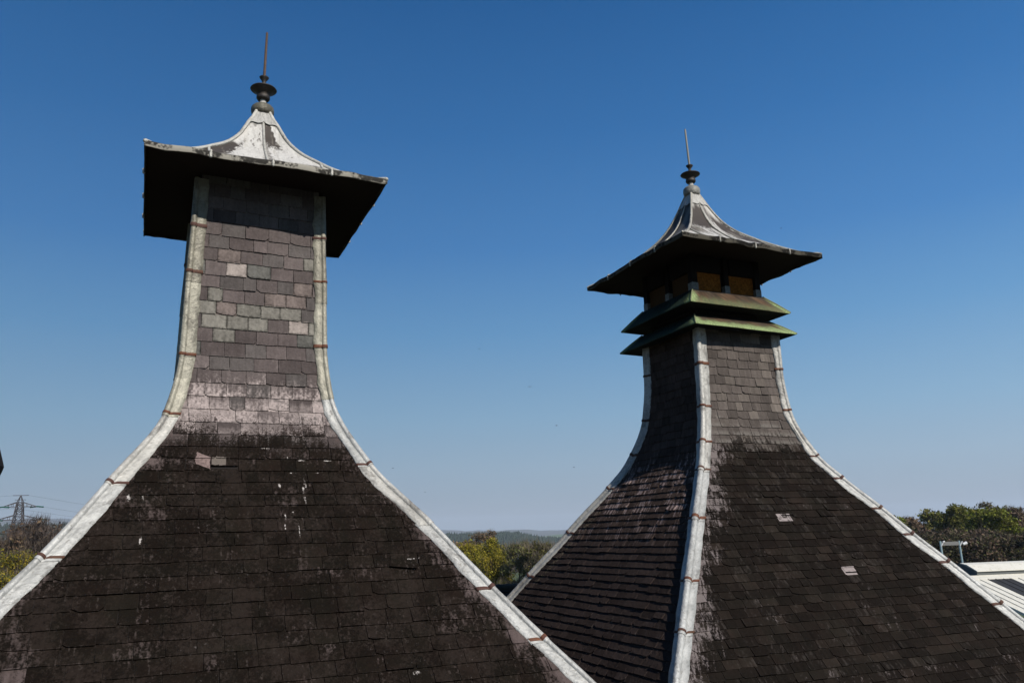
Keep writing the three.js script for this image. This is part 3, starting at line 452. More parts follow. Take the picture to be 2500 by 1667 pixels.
// ---- left kiln
const KL = new Kiln({ x: -4.36634, z: -12.99534, theta: -0.426152, asp: 1.0, lean: [-0.00243, 0.000246], prof: [leftFar, leftNear, leftNear, leftFar] });
tag(KL.root, 'left slate kiln roof, nearer, its slated shaft solid right up to the lead cap', 'kiln tower');
{
  deck(KL, 5.62, -3.4);
  const F = KL.face(1, 0, 5.6, -3.4), rows = layout(F, { first: 0.0505, step: 0.2165, lowStep: 0.214, lowFrom: 4.2, width: 0.325, lowWidth: 0.335, sEnd: F.S - 0.05, seed: 101 });
  const tex = { x0: -3.1, x1: 3.9, S: 8.4, f: F }; const mat = slateMat(faceTexture(rows, tex, 'left', 2048));
  const other = [[0, 3], [3, 2], [2, 1]].map(([a, b], i) => { const f = KL.face(a, b, 5.6, -3.4); return { f, seed: 140 + i, mat: plainSlate, tex: { x0: 0, x1: 1, S: 1 }, seen: 0, rows: layout(f, { first: 0.0505, step: 0.2165, lowStep: 0.214, lowFrom: 4.2, width: 0.325, lowWidth: 0.335, sEnd: f.S - 0.05, seed: 150 + i }) }; });
  slates(KL, [{ f: F, rows, mat, tex, seed: 3, seen: 1, odd: [[1.97, 6.46, { turn: 0.16, lift: 0.02, slip: 0.05 }], [-0.6, 4.72, { slip: -0.09 }], [1.55, 7.84, { lift: 0.02 }], [-1.2, 4.62, { slip: 0.01, turn: 0.05 }]] }, ...other]);
  const mats = (h) => (h > 3.95 ? M.leadOlive : h > 2.0 ? M.leadCream : h > 0.9 ? M.leadDirty : M.leadClean), matsR = (h) => (h > 4.0 ? M.leadOlive : h > 2.3 ? M.leadCream : h > 1.1 ? M.leadClean : h > 0.2 ? M.leadDirty : M.leadClean);
  const st = (h) => (h > 4.6 || (h < 1.2 && h > -1) ? M.rustDark : M.rust);
  const bl = [4.8, 3.9, 2.73, 1.78, 0.76, -0.16, -1.4], br = [4.84, 3.75, 3.0, 2.15, 1.05, 0.15, -0.7, -1.41];
  leadHip(KL, 1, 5.6, -3.4, bl, [4.81, 4.04, 2.74, 1.8, 0.776, -0.142, -1.1], 0.17, 0.195, mats, 0.041, st, 5, 0.72);
  leadHip(KL, 0, 5.6, -3.4, br, [4.84, 4.1, 3.0, 1.06, -0.739, -1.405], 0.175, 0.15, matsR, 0.038, st, 6, 0.7);
  leadHip(KL, 2, 5.6, -3.4, bl, [4.81, 2.74, 0.776], 0.17, 0.17, mats, 0.047, st, 7);
  leadHip(KL, 3, 5.6, -3.4, bl, [4.81, 2.74, 0.776], 0.17, 0.17, mats, 0.047, st, 8);
  const C = [[-5.221, -10.531], [-1.962, -12.024], [-3.499, -15.467], [-6.809, -13.995]].map((p) => local(KL, ...p));
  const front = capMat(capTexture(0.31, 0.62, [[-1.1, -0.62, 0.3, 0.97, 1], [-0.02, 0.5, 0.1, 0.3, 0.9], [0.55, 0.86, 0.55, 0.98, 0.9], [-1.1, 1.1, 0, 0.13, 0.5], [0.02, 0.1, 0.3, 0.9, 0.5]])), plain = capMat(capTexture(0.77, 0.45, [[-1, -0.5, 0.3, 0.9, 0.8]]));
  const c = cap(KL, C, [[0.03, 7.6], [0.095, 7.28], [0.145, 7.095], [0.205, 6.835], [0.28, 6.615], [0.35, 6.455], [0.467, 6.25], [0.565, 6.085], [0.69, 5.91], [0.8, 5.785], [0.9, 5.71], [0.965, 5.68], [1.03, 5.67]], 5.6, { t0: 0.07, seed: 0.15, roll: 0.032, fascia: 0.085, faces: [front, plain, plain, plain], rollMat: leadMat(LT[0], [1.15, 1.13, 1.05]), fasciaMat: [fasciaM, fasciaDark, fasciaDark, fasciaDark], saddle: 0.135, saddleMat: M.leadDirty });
  finial(KL, c.cx, c.cz, 7.55, 1, 9.12, 8.23, 0.012, leadMat(LT[1], [0.3, 0.29, 0.24]), M.rod, 0.2);
}
// ---- right kiln
const KR = new Kiln({ x: 3.72228, z: -14.84706, theta: -0.42847, asp: 0.926, lean: [0.00999, 0.00239], prof: [rightAll, rightAll, rightAll, rightAll] });
tag(KR.root, 'right slate kiln roof seen corner on, with two green copper louvres under its pagoda cap', 'kiln tower');
{
  deck(KR, 3.5, -3.4);
  const spec = { first: 0.4, step: 0.1575, lowStep: 0.1345, lowFrom: 2.5, width: 0.232, lowWidth: 0.27 };
  const F = KR.face(1, 0, 3.8, -3.4), G = KR.face(2, 1, 3.8, -3.4);
  const rowsF = layout(F, { ...spec, sEnd: F.S - 0.05, seed: 201 }), rowsG = layout(G, { ...spec, sEnd: G.S - 0.05, seed: 202 });
  const texF = { x0: -3.3, x1: 3.9, S: 7.2, f: F }, texG = { x0: -3.3, x1: 3.4, S: 7.2, f: G };
  const other = [[0, 3], [3, 2]].map(([a, b], i) => { const f = KR.face(a, b, 3.8, -3.4); return { f, seed: 240 + i, mat: plainSlate, tex: { x0: 0, x1: 1, S: 1 }, seen: 0, rows: layout(f, { ...spec, sEnd: f.S - 0.05, seed: 250 + i }) }; });
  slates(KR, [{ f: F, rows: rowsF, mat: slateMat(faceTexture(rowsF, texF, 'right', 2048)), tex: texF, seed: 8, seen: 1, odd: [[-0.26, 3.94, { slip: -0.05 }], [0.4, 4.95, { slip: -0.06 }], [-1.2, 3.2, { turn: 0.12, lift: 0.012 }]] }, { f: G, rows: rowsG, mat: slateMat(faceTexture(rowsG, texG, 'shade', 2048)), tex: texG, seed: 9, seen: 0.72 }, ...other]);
  const brk = [2.8, 2.04, 1.4, 0.9, 0.115, -0.725, -1.335], mat = (h) => (h > 2 ? M.leadDirty : M.leadClean), st = (h) => (h > 1.6 ? M.rust : M.rustDark);
  leadHip(KR, 1, 3.5, -3.4, [0.88, 0.1, -0.74, -1.35], brk, 0.125, 0.15, mat, 0.045, () => M.rust, 15, 0.9);
  leadHip(KR, 0, 3.5, -3.4, [1.16, 0.74, -0.22, -1.35], [2.79, 2.02, 1.166, 0.742, 0.208, -0.223, -0.683, -1.347], 0.155, 0.15, mat, 0.038, st, 16, 0.56);
  leadHip(KR, 2, 3.5, -3.4, [0.74, -0.05, -0.83], [2.88, 2.02, 1.366, 0.743, -0.049, -0.833, -1.5], 0.16, 0.14, () => M.leadDirty, 0.044, () => M.rustDark, 17);
  leadHip(KR, 3, 3.5, -3.4, [0.74, -0.83], [2.88, 1.366], 0.16, 0.16, () => M.leadClean, 0.044, () => M.rustDark, 18);
  // cap corners in the order near left, near right, far right, far left of the front face
  const W = { L: [1.596, -15.744], N: [2.928, -12.704], R: [5.796, -14.113], B: [4.464, -17.154] };
  const C = [W.N, W.R, W.B, W.L].map((p) => local(KR, ...p));
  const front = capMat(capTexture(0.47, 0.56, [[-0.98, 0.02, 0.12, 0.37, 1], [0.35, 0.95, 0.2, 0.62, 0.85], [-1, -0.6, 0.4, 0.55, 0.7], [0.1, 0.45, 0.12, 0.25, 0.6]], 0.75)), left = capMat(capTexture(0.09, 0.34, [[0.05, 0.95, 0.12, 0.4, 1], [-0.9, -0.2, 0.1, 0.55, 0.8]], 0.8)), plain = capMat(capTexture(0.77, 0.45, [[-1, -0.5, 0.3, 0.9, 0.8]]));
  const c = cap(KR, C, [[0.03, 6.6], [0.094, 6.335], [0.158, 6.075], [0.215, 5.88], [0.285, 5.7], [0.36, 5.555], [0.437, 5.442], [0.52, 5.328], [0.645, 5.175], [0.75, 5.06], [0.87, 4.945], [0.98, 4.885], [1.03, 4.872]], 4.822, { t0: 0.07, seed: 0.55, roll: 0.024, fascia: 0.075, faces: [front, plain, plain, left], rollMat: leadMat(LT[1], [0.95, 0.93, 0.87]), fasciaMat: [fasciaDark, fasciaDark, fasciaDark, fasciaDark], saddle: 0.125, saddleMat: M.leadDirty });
  finial(KR, c.cx, c.cz, 6.585, 0.84, 7.93, 7.16, -0.028, leadMat(LT[0], [0.62, 0.62, 0.58]), M.rodPale, 0.17);
  // neck between cap and louvres: dark posts and boarded panels
  const cx = c.cx, cz = c.cz, nk = 0.79;
  const core = new Tri(); core.box(V(cx - nk + 0.09, 3.3, cz - nk + 0.09), V(2 * nk - 0.18, 0, 0), V(0, 1.6, 0), V(0, 0, 2 * nk - 0.18)); k_add(KR, 'neck_core', core.geo(), M.deck);
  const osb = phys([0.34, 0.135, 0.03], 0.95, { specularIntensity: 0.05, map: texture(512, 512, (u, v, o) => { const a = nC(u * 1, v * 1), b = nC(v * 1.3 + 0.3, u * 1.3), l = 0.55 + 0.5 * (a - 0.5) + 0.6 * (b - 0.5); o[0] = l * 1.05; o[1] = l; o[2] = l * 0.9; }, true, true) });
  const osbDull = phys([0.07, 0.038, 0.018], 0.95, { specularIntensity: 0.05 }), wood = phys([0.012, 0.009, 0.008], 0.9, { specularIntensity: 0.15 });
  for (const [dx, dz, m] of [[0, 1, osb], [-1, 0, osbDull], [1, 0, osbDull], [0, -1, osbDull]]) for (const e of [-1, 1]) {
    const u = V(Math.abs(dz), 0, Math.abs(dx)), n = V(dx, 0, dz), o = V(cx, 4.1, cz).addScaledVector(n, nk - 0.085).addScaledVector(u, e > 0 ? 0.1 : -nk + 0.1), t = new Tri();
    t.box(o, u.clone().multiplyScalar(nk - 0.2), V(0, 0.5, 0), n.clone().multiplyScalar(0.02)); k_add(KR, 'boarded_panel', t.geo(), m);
    const hb = new Tri(); hb.box(o.clone().setY(4.58), u.clone().multiplyScalar(nk - 0.2), V(0, 0.3, 0), n.clone().multiplyScalar(0.07)); k_add(KR, 'shade_board', hb.geo(), wood);  // added dark board, stands in for the shade over the panel tops
  }
  const post = (px, pz, w) => { const t = new Tri(); t.box(V(px - w / 2, 4.05, pz - w / 2), V(w, 0, 0), V(0, 0.9, 0), V(0, 0, w)); k_add(KR, 'post', t.geo(), wood); const s = new Tri(); s.box(V(px - w / 2 - 0.006, 4.05, pz - w / 2 - 0.006), V(w + 0.012, 0, 0), V(0, 0.3, 0), V(0, 0, w + 0.012)); k_add(KR, 'post_base', s.geo(), M.leadGrey); };
  for (const sx of [-1, 1]) for (const sz of [-1, 1]) post(cx + sx * (nk - 0.06), cz + sz * (nk - 0.06), 0.12);
  for (const s of [-1, 1]) { post(cx, cz + s * (nk - 0.05), 0.1); post(cx + s * (nk - 0.05), cz, 0.1); }
  // louvres
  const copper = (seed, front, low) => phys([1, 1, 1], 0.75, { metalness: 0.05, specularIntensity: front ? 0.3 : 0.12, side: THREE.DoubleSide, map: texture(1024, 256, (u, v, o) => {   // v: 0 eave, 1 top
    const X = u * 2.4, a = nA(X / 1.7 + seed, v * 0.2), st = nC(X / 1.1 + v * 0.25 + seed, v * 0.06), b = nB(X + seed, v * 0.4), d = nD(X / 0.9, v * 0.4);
    let R, G, B; const br = clamp(0.15 + 1.5 * (st - 0.2) * (0.5 + b), 0.25, 1.6); R = front ? 0.1 * br : 0.02 * br; G = front ? 0.073 * br : 0.04 * br; B = front ? 0.05 * br : 0.034 * br;  // sides other than the front: darker copper, their shade put into the colour
    const k2 = sstep(0.5, 0.72, a + 0.2 * (st - 0.5)) * (front ? 0.6 : 0); R = mix(R, 0.15 * br, k2); G = mix(G, 0.085 * br, k2); B = mix(B, 0.046 * br, k2);
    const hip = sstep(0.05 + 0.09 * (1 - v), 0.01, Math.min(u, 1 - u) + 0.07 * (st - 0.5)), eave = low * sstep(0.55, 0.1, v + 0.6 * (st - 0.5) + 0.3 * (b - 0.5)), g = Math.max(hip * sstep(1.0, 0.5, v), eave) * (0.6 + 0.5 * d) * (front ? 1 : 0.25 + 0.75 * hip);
    R = mix(R, 0.29 * (0.5 + d), g); G = mix(G, 0.38 * (0.5 + d), g); B = mix(B, 0.17 * (0.5 + d), g);
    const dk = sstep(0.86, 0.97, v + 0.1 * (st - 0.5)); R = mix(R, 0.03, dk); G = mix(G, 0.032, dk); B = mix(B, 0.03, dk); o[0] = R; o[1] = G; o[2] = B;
  }) });
  const under = phys([0.02, 0.02, 0.018], 0.9, { specularIntensity: 0.2, side: THREE.DoubleSide });
  const lv = (w, h, top, hTop, m) => {
    const P = [w.N, w.R, w.B, w.L].map((p) => local(KR, ...p)), lx = P.reduce((s, p) => s + p[0], 0) / 4, lz = P.reduce((s, p) => s + p[1], 0) / 4, Q = [[-1, 1], [1, 1], [1, -1], [-1, -1]].map(([a, b]) => [lx + a * top, lz + b * top]);
    for (let i = 0; i < 4; i++) {
      const j = (i + 1) % 4, rows = [], n = 24; let part;
      for (let q = 0; q <= n; q++) { const f = q / n, wv = 0.012 * (nB(f * 0.7 + i * 0.3 + h, 0.2) - 0.5), e = (y, k) => V(mix(mix(P[i][0], P[j][0], f), mix(Q[i][0], Q[j][0], f), k), y, mix(mix(P[i][1], P[j][1], f), mix(Q[i][1], Q[j][1], f), k)); rows.push([e(h + wv, 0.02), e(h + 0.002 + wv, 0), e(h + 0.028 + wv, 0.004), e(mix(h + 0.03, hTop, 0.33) + wv * 0.5, 0.34), e(mix(h + 0.03, hTop, 0.66), 0.67), e(hTop, 1), e(hTop + 0.012, 1.25)]); }
      const vv = [0, 0, 0.06, 0.35, 0.68, 0.97, 1];
      const g = grid(rows, (a, b) => [a / n, vv[b]]); part = k_add(KR, 'copper_louvre', g, m[i]);
      const sm = sweep([V(P[i][0], h + 0.022, P[i][1]), V(mix(P[i][0], Q[i][0], 0.5), mix(h + 0.03, hTop, 0.5) + 0.006, mix(P[i][1], Q[i][1], 0.5)), V(Q[i][0], hTop + 0.004, Q[i][1])], 0.013, 6); k_add(KR, 'louvre_seam', sm, m.seam);
      const u = new Tri(), e = (k, y, f) => V(mix(P[f][0], lx, k), y, mix(P[f][1], lz, k)); u.quad(e(0.012, h + 0.012, i), e(0.012, h + 0.012, j), e(0.6, h + 0.06, j), e(0.6, h + 0.06, i), [0, 0], [1, 0], [1, 1], [0, 1]); k_add(KR, 'louvre_lining', u.geo(), under);
    }
  };
  const seam = phys([0.18, 0.2, 0.1], 0.7, {});
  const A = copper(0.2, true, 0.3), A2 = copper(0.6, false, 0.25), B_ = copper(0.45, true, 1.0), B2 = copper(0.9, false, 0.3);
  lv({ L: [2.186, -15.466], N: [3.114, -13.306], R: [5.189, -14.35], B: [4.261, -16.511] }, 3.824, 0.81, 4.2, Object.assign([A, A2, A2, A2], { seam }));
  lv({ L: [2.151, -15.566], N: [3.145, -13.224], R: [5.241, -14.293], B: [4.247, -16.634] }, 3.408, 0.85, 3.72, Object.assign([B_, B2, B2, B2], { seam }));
}
function k_add(k, name, geo, mat) { return k.add(name, geo, mat); }

// ---------------------------------------------------------------- land
const bump1 = (d, c, w) => Math.exp(-(((d - c) / w) ** 2));
function land(x, z) {
  const d = Math.hypot(x, z), a = Math.atan2(x, -z) * 180 / Math.PI;   // degrees right of straight ahead
  let y = -GH - 6 * sstep(60, 300, d) - 50 * sstep(300, 1100, d);
  y += 5.5 * sstep(-22, -27, a) * sstep(35, 55, d) * (1 - sstep(90, 160, d));
  y += 4.5 * sstep(18, 24, a) * sstep(90, 140, d);
  const n = nA(x / 9000 + 0.31, z / 9000), m = nB(x / 2600, z / 2600);
  y += (m - 0.5) * 26 * sstep(500, 1400, d);
  const left = sstep(-10, -24, a), rt = 1 - sstep(8, 16, a);
  y += (mix(62 - 22 * sstep(-1, 3, a), 118, left) + 16 * (m - 0.5)) * bump1(d, 2300, 520) * rt;
  y += (mix(52, 70, left) + 14 * (n - 0.5)) * bump1(d, 4300, 800) * sstep(-4, 2, a) * rt;
  y += (mix(98, 300, left) + 70 * (nA(a / 34 + 0.2, 0.5) - 0.5) + 22 * (nC(a / 60, 0.2) - 0.5) - 30 * sstep(0, 6, a)) * bump1(d, 8200, 1300) * rt;
  return y;
}
{
  const rows = [], cols = [], rad = [0.5]; for (let d = 6; d < 11500; d *= 1.055) rad.push(d);
  const az = []; for (let a = -180; a < -40; a += 5) az.push(a); for (let a = -40; a < 40; a += 0.4) az.push(a); for (let a = 40; a <= 180; a += 5) az.push(a);
  for (const d of rad) rows.push(az.map((a) => { const t = a * Math.PI / 180, x = d * Math.sin(t), z = -d * Math.cos(t); return V(x, land(x, z), z); }));
  const g = grid(rows, (i, j) => [rows[i][j].x / 8, rows[i][j].z / 8]); const idx = g.index.array; for (let i = 0; i < idx.length; i += 3) { const t = idx[i]; idx[i] = idx[i + 1]; idx[i + 1] = t; } g.computeVertexNormals();
  const c = []; rad.forEach((d, i) => az.forEach((a, j) => {
    const p = rows[i][j], n = nA(p.x / 1500, p.z / 1500), m = nB(p.x / 1900 + 0.2, p.z / 1100);
    let k = d < 32 ? [0.07, 0.065, 0.055] : a < -20 && a > -60 ? [0.1, 0.095, 0.03] : [0.07, 0.1, 0.03];
    if (d > 500) k = m > 0.52 ? [0.1, 0.15, 0.05] : m > 0.42 ? [0.09, 0.075, 0.05] : [0.04, 0.05, 0.03];
    if (d > 1700 && d < 3000) k = [0.022, 0.035, 0.024]; if (d >= 3000 && d < 5600) k = m > 0.45 ? [0.1, 0.15, 0.06] : [0.05, 0.07, 0.04]; if (d >= 5600) k = [0.07, 0.075, 0.06];
    c.push(...k.map((q) => q * (0.8 + 0.4 * n)));
  }));
  g.setAttribute('color', new THREE.Float32BufferAttribute(c, 3));
  struct('ground', g, std([1, 1, 1], 1, { vertexColors: true }));
}
{ // far woods on the ridge and in the valley: one mass of conifers and one of brown broadleaves
  const r = rng(77), cone = new THREE.ConeGeometry(1, 1, 5, 1, true); cone.translate(0, 0.5, 0);
  const mk = (name, n, fn, mat, geo) => { const im = new THREE.InstancedMesh(geo, mat, n), q = new THREE.Object3D(), col = new THREE.Color(); for (let i = 0; i < n; i++) { const [a, d, w, h, c] = fn(i); const t = a * Math.PI / 180, x = d * Math.sin(t), z = -d * Math.cos(t); q.position.set(x, land(x, z) - h * 0.1, z); q.scale.set(w, h, w); q.rotation.y = r() * 6; q.updateMatrix(); im.setMatrixAt(i, q.matrix); im.setColorAt(i, col.setRGB(...c)); } im.name = numbered(name); im.userData = { kind: 'stuff' }; im.castShadow = im.receiveShadow = true; scene.add(im); return im; };
  const pick = () => (r() < 0.78 ? -8 + 14 * r() : -34 + 9 * r());
  mk('conifer_wood', 9000, () => { const s = 0.7 + 0.6 * r(), k = 0.7 + 0.6 * r(); return [pick(), 1750 + 900 * r(), 5 * s, 15 * s, [0.018 * k, 0.034 * k, 0.02 * k]]; }, std([1, 1, 1], 1), cone);
  const blob = new THREE.IcosahedronGeometry(1, 1); blob.translate(0, 0.7, 0); { const P = blob.attributes.position; for (let i = 0; i < P.count; i++) { const f = 0.75 + 0.5 * hash(Math.round(P.getX(i) * 50), Math.round(P.getY(i) * 50), Math.round(P.getZ(i) * 50)); P.setXYZ(i, P.getX(i) * f, P.getY(i) * f, P.getZ(i) * f); } blob.computeVertexNormals(); }
  mk('valley_wood', 3500, () => { const s = 0.7 + 0.7 * r(), k = 0.7 + 0.6 * r(), br = r() < 0.6; return [pick(), 560 + 900 * r() * r() + 200 * (r() < 0.5), 4.5 * s, 5 * s, br ? [0.06 * k, 0.047 * k, 0.034 * k] : [0.045 * k, 0.06 * k, 0.022 * k]]; }, std([1, 1, 1], 1), blob);
}

// ---------------------------------------------------------------- trees near by
const leafMat = phys([1, 1, 1], 0.75, { vertexColors: true, side: THREE.DoubleSide, transmission: 0.3, thickness: 0, specularIntensity: 0.3 }), barkMat = phys([0.09, 0.07, 0.055], 0.95, { bumpMap: bumpFine, bumpScale: 0.01 }), birchBark = phys([0.3, 0.27, 0.22], 0.9, {}), twigMat = phys([1, 1, 1], 0.95, { vertexColors: true, side: THREE.DoubleSide, specularIntensity: 0.15 });
function tree(name, x, z, top, width, o) {
  const gy = land(x, z), H = top - gy, r = rng(o.seed), g = base(name, x, gy, z);
  const trunk = new Tri(), crownR = width / 2, crownB = H * (o.bottom ?? 0.25), tips = [];
  const limb = (a, dir, L, rad, depth) => {
    let p = a.clone(), d = dir.clone(), n = depth > 1 ? 3 : 2;
    for (let i = 0; i < n; i++) { const q = p.clone().addScaledVector(d, L / n); trunk.bar(p, q, rad * (1 - 0.5 * i / n), 5, rad * (1 - 0.5 * (i + 1) / n)); p = q; d.add(V(r() - 0.5, (r() - 0.35) * 0.6, r() - 0.5).multiplyScalar(0.35)).normalize(); }
    tips.push(p.clone()); if (!depth) return;
    for (let i = 0, m = 2 + (r() * 2 | 0); i < m; i++) { const t = 0.45 + 0.55 * r(), s = a.clone().lerp(p, t), b = r() * 6.28, dd = dir.clone().multiplyScalar(0.7).add(V(Math.cos(b) * 0.8, 0.25 + 0.3 * r(), Math.sin(b) * 0.8)).normalize(); limb(s, dd, L * (0.5 + 0.25 * r()), rad * 0.5, depth - 1); }
  };
  const th = H * 0.82; let p = V(0, 0, 0); const bend = V((r() - 0.5) * 0.12, 1, (r() - 0.5) * 0.12);
  for (let i = 0; i < 6; i++) { const q = bend.clone().multiplyScalar(th * (i + 1) / 6).add(V((r() - 0.5) * 0.25, 0, (r() - 0.5) * 0.25)); q.y = th * (i + 1) / 6; trunk.bar(p, q, H * 0.017 * (1 - 0.8 * i / 6), 6, H * 0.017 * (1 - 0.8 * (i + 1) / 6)); if (q.y > crownB) for (let k = 0; k < 3; k++) { const a = r() * 6.28, up = 0.4 + 0.5 * r(); limb(q.clone().lerp(p, r()), V(Math.cos(a), up, Math.sin(a)).normalize(), crownR * (0.7 + 0.3 * r()) * (1 - 0.35 * q.y / H), H * 0.006, 2); } p = q; }
  put('trunk', trunk.geo(), o.birch ? birchBark : barkMat, g);
  // crown: clumps round the limb ends inside an uneven envelope
  const crown = new Tri(), clumps = [];
  const env = (y) => { const t = clamp((y - crownB) / (H - crownB)); return crownR * (o.shape === 'cone' ? Math.pow(1 - t, 0.75) * (0.4 + 0.6 * sstep(0, 0.2, t)) : Math.sqrt(Math.max(0, 1 - (2 * t - 0.9) ** 2 * 0.83))); };
  const inside = tips.filter((q) => q.y > crownB * 0.8 && q.y < H * 1.02 && Math.hypot(q.x, q.z) < crownR * 1.05);
  for (const q of inside) if (r() < 0.8) clumps.push(q);
  for (let i = 0; i < o.clumps; i++) { const y = mix(crownB, H, Math.pow(r(), 0.8)), a = r() * 6.28, R = env(y) * Math.sqrt(0.25 + 0.75 * r()); clumps.push(V(Math.cos(a) * R, y - 0.3, Math.sin(a) * R)); }
  const per = Math.ceil(o.leaves * 1.2 / clumps.length), cs = crownR * 0.3 * (o.clumpSize ?? 1);
  for (const c of clumps) {
    const shade = o.weep ? 0.85 + 0.45 * r() : 0.75 + 0.7 * r(), hueK = r();
    for (let i = 0; i < per; i++) {
      const d = V(r() + r() - 1, (r() + r() - 1) * 0.75, r() + r() - 1).multiplyScalar(cs), w = c.clone().add(d); if (o.weep) w.y -= r() * r() * o.weep;
      const f = shade * (0.75 + 0.5 * r()), k = r() < o.mixIn ? o.c2 : o.c1, kc = k.map((v, q) => v * f * (q === 0 ? 0.9 + 0.2 * hueK : 1));
      if (r() < o.twig) { const L = o.weep ? 0.8 + 1.2 * r() : 0.35 + 0.7 * r(), dir = o.weep ? V((r() - 0.5) * 0.3, -1, (r() - 0.5) * 0.3) : V(r() - 0.5, 0.3 + r() * 0.9, r() - 0.5), e = w.clone().addScaledVector(dir.normalize(), L), s = V(dir.z, 0, -dir.x).normalize().multiplyScalar(0.012 + 0.014 * r()); const tc = o.c3.map((v) => v * f); crown.tri(w.clone().add(s), w.clone().sub(s), e, [0, 0], [1, 0], [0, 1], tc); continue; }
      const s = o.leaf * (0.6 + 0.8 * r()), a = V(r() - 0.5, (r() - 0.5) * (o.weep ? 2.4 : 1), r() - 0.5).normalize(), b = V(r() - 0.5, r() - 0.5, r() - 0.5).cross(a).normalize();
      crown.quad(w.clone().addScaledVector(a, -s), w.clone().addScaledVector(b, s * 0.55), w.clone().addScaledVector(a, s), w.clone().addScaledVector(b, -s * 0.55), [0, 0], [1, 0], [1, 1], [0, 1], kc);
    }
  }
  put('crown', crown.geo(), leafMat, g);
  return g;
}
const YG = [0.3, 0.255, 0.02], GR = [0.12, 0.15, 0.016], BRN = [0.19, 0.128, 0.076], TW = [0.12, 0.09, 0.066], OLV = [0.18, 0.168, 0.035], DK = [0.13, 0.088, 0.058];
const T1 = (name, x, z, top, w, label, o) => tag(tree(name, x, z, top, w, { leaves: 5000, clumps: 46, leaf: z < -140 ? 0.3 : 0.2, mixIn: 0.25, twig: 0.15, c1: GR, c2: OLV, c3: TW, ...o }), label, 'tree', o.group);
T1('birch_tree', -6.6, -110, -1.0, 6.4, 'yellow green weeping birch, the left one of the pair in the gap between the kilns', { seed: 1, c1: YG, c2: [0.13, 0.13, 0.018], weep: 2.6, birch: 1, leaves: 30000, clumps: 120, leaf: 0.1, bottom: 0.08, twig: 0.05 });
T1('birch_tree', -3.3, -105, -0.35, 5.2, 'taller yellow green weeping birch with a pointed top in the gap between the kilns', { seed: 2, c1: YG, c2: [0.13, 0.13, 0.018], weep: 2.6, birch: 1, shape: 'cone', leaves: 30000, clumps: 120, leaf: 0.1, bottom: 0.05, twig: 0.05 });
T1('budding_tree', -6.4, -135, 0.25, 6, 'round brown budding tree top showing behind the birches between the kilns', { seed: 3, c1: BRN, c2: [0.12, 0.085, 0.05], twig: 0.5, leaves: 6000 });
T1('budding_tree', -10.4, -150, -0.9, 6.5, 'low reddish brown budding tree touching the left kiln hip, behind the birches', { seed: 4, c1: BRN, c2: OLV, twig: 0.4 });
T1('hazel_tree', 0.0, -100, -1.0, 4.8, 'thin olive leaved tree of bare stems just right of the yellow birches', { seed: 5, c1: [0.13, 0.135, 0.04], c2: OLV, twig: 0.45, leaves: 13000, leaf: 0.13, bottom: 0.1, c3: [0.2, 0.165, 0.12] });
T1('hazel_tree', 2.9, -96, -1.15, 4.2, 'thin twiggy tree with olive buds close to the right kiln left hip', { seed: 6, c1: [0.16, 0.15, 0.04], c2: [0.16, 0.16, 0.035], twig: 0.5, leaves: 13000, leaf: 0.13, bottom: 0.1, c3: [0.2, 0.165, 0.12] });
T1('leafy_tree', 5.4, -130, -1.7, 5.2, 'dark olive round tree furthest right in the gap, against the right kiln hip', { seed: 7, c1: [0.1, 0.105, 0.018], c2: BRN, leaves: 6500, bottom: 0.1 });
T1('leafy_tree', 78.5, -170, 1.2, 6, 'small yellow green tree top just above the right kiln outer hip', { seed: 11, bottom: 0.12, c1: [0.17, 0.2, 0.014], c2: OLV });
T1('budding_tree', 89, -185, 1.2, 6, 'brown leafless tree second from the left in the right hand wood', { seed: 12, bottom: 0.1, c1: BRN, c2: DK, twig: 0.5 });
T1('leafy_tree', 96.9, -190, 1.9, 8.5, 'olive green domed tree left of the tallest green tree in the right hand wood', { seed: 13, bottom: 0.1, c1: OLV, c2: GR });
T1('leafy_tree', 95.6, -180, 2.7, 7.6, 'tall dark green tree above the steel frame in the right hand wood', { seed: 14, bottom: 0.1, c1: [0.125, 0.132, 0.016], c2: OLV, leaves: 6500, clumps: 60 });
T1('sparse_tree', 106.5, -195, 3.1, 4.8, 'pale thin crowned tree peeping up beside the tall dark green tree', { seed: 15, c1: OLV, c2: BRN, leaves: 1500, twig: 0.4, clumps: 24, bottom: 0.5 });
T1('sparse_tree', 114.2, -200, 4.0, 8, 'tallest tree on the right skyline, grey brown and see-through', { seed: 16, c1: [0.11, 0.095, 0.06], c2: OLV, leaves: 3200, twig: 0.5, clumps: 34, bottom: 0.4 });
T1('leafy_tree', 95.2, -165, 1.4, 10, 'broad bright green tree standing in front in the middle of the right hand wood', { seed: 17, bottom: 0.1, c1: [0.17, 0.185, 0.016], c2: [0.14, 0.135, 0.022], leaves: 8000, clumps: 64 });
T1('budding_tree', 112.6, -190, 2.0, 9, 'dark brown leafless tree right of the broad bright green tree', { seed: 18, bottom: 0.1, c1: DK, c2: BRN, twig: 0.55, leaves: 6000 });
T1('leafy_tree', 121.5, -200, 2.6, 6.5, 'light green flat topped tree at the right edge of the picture', { seed: 19, bottom: 0.1, c1: [0.18, 0.2, 0.025], c2: OLV });
const wood = ['behind the steel frame', 'below the broad bright green tree', 'low at the right edge of the picture', 'above the white ridge box', 'against the right kiln hip below the skyline', 'between the steel posts'];
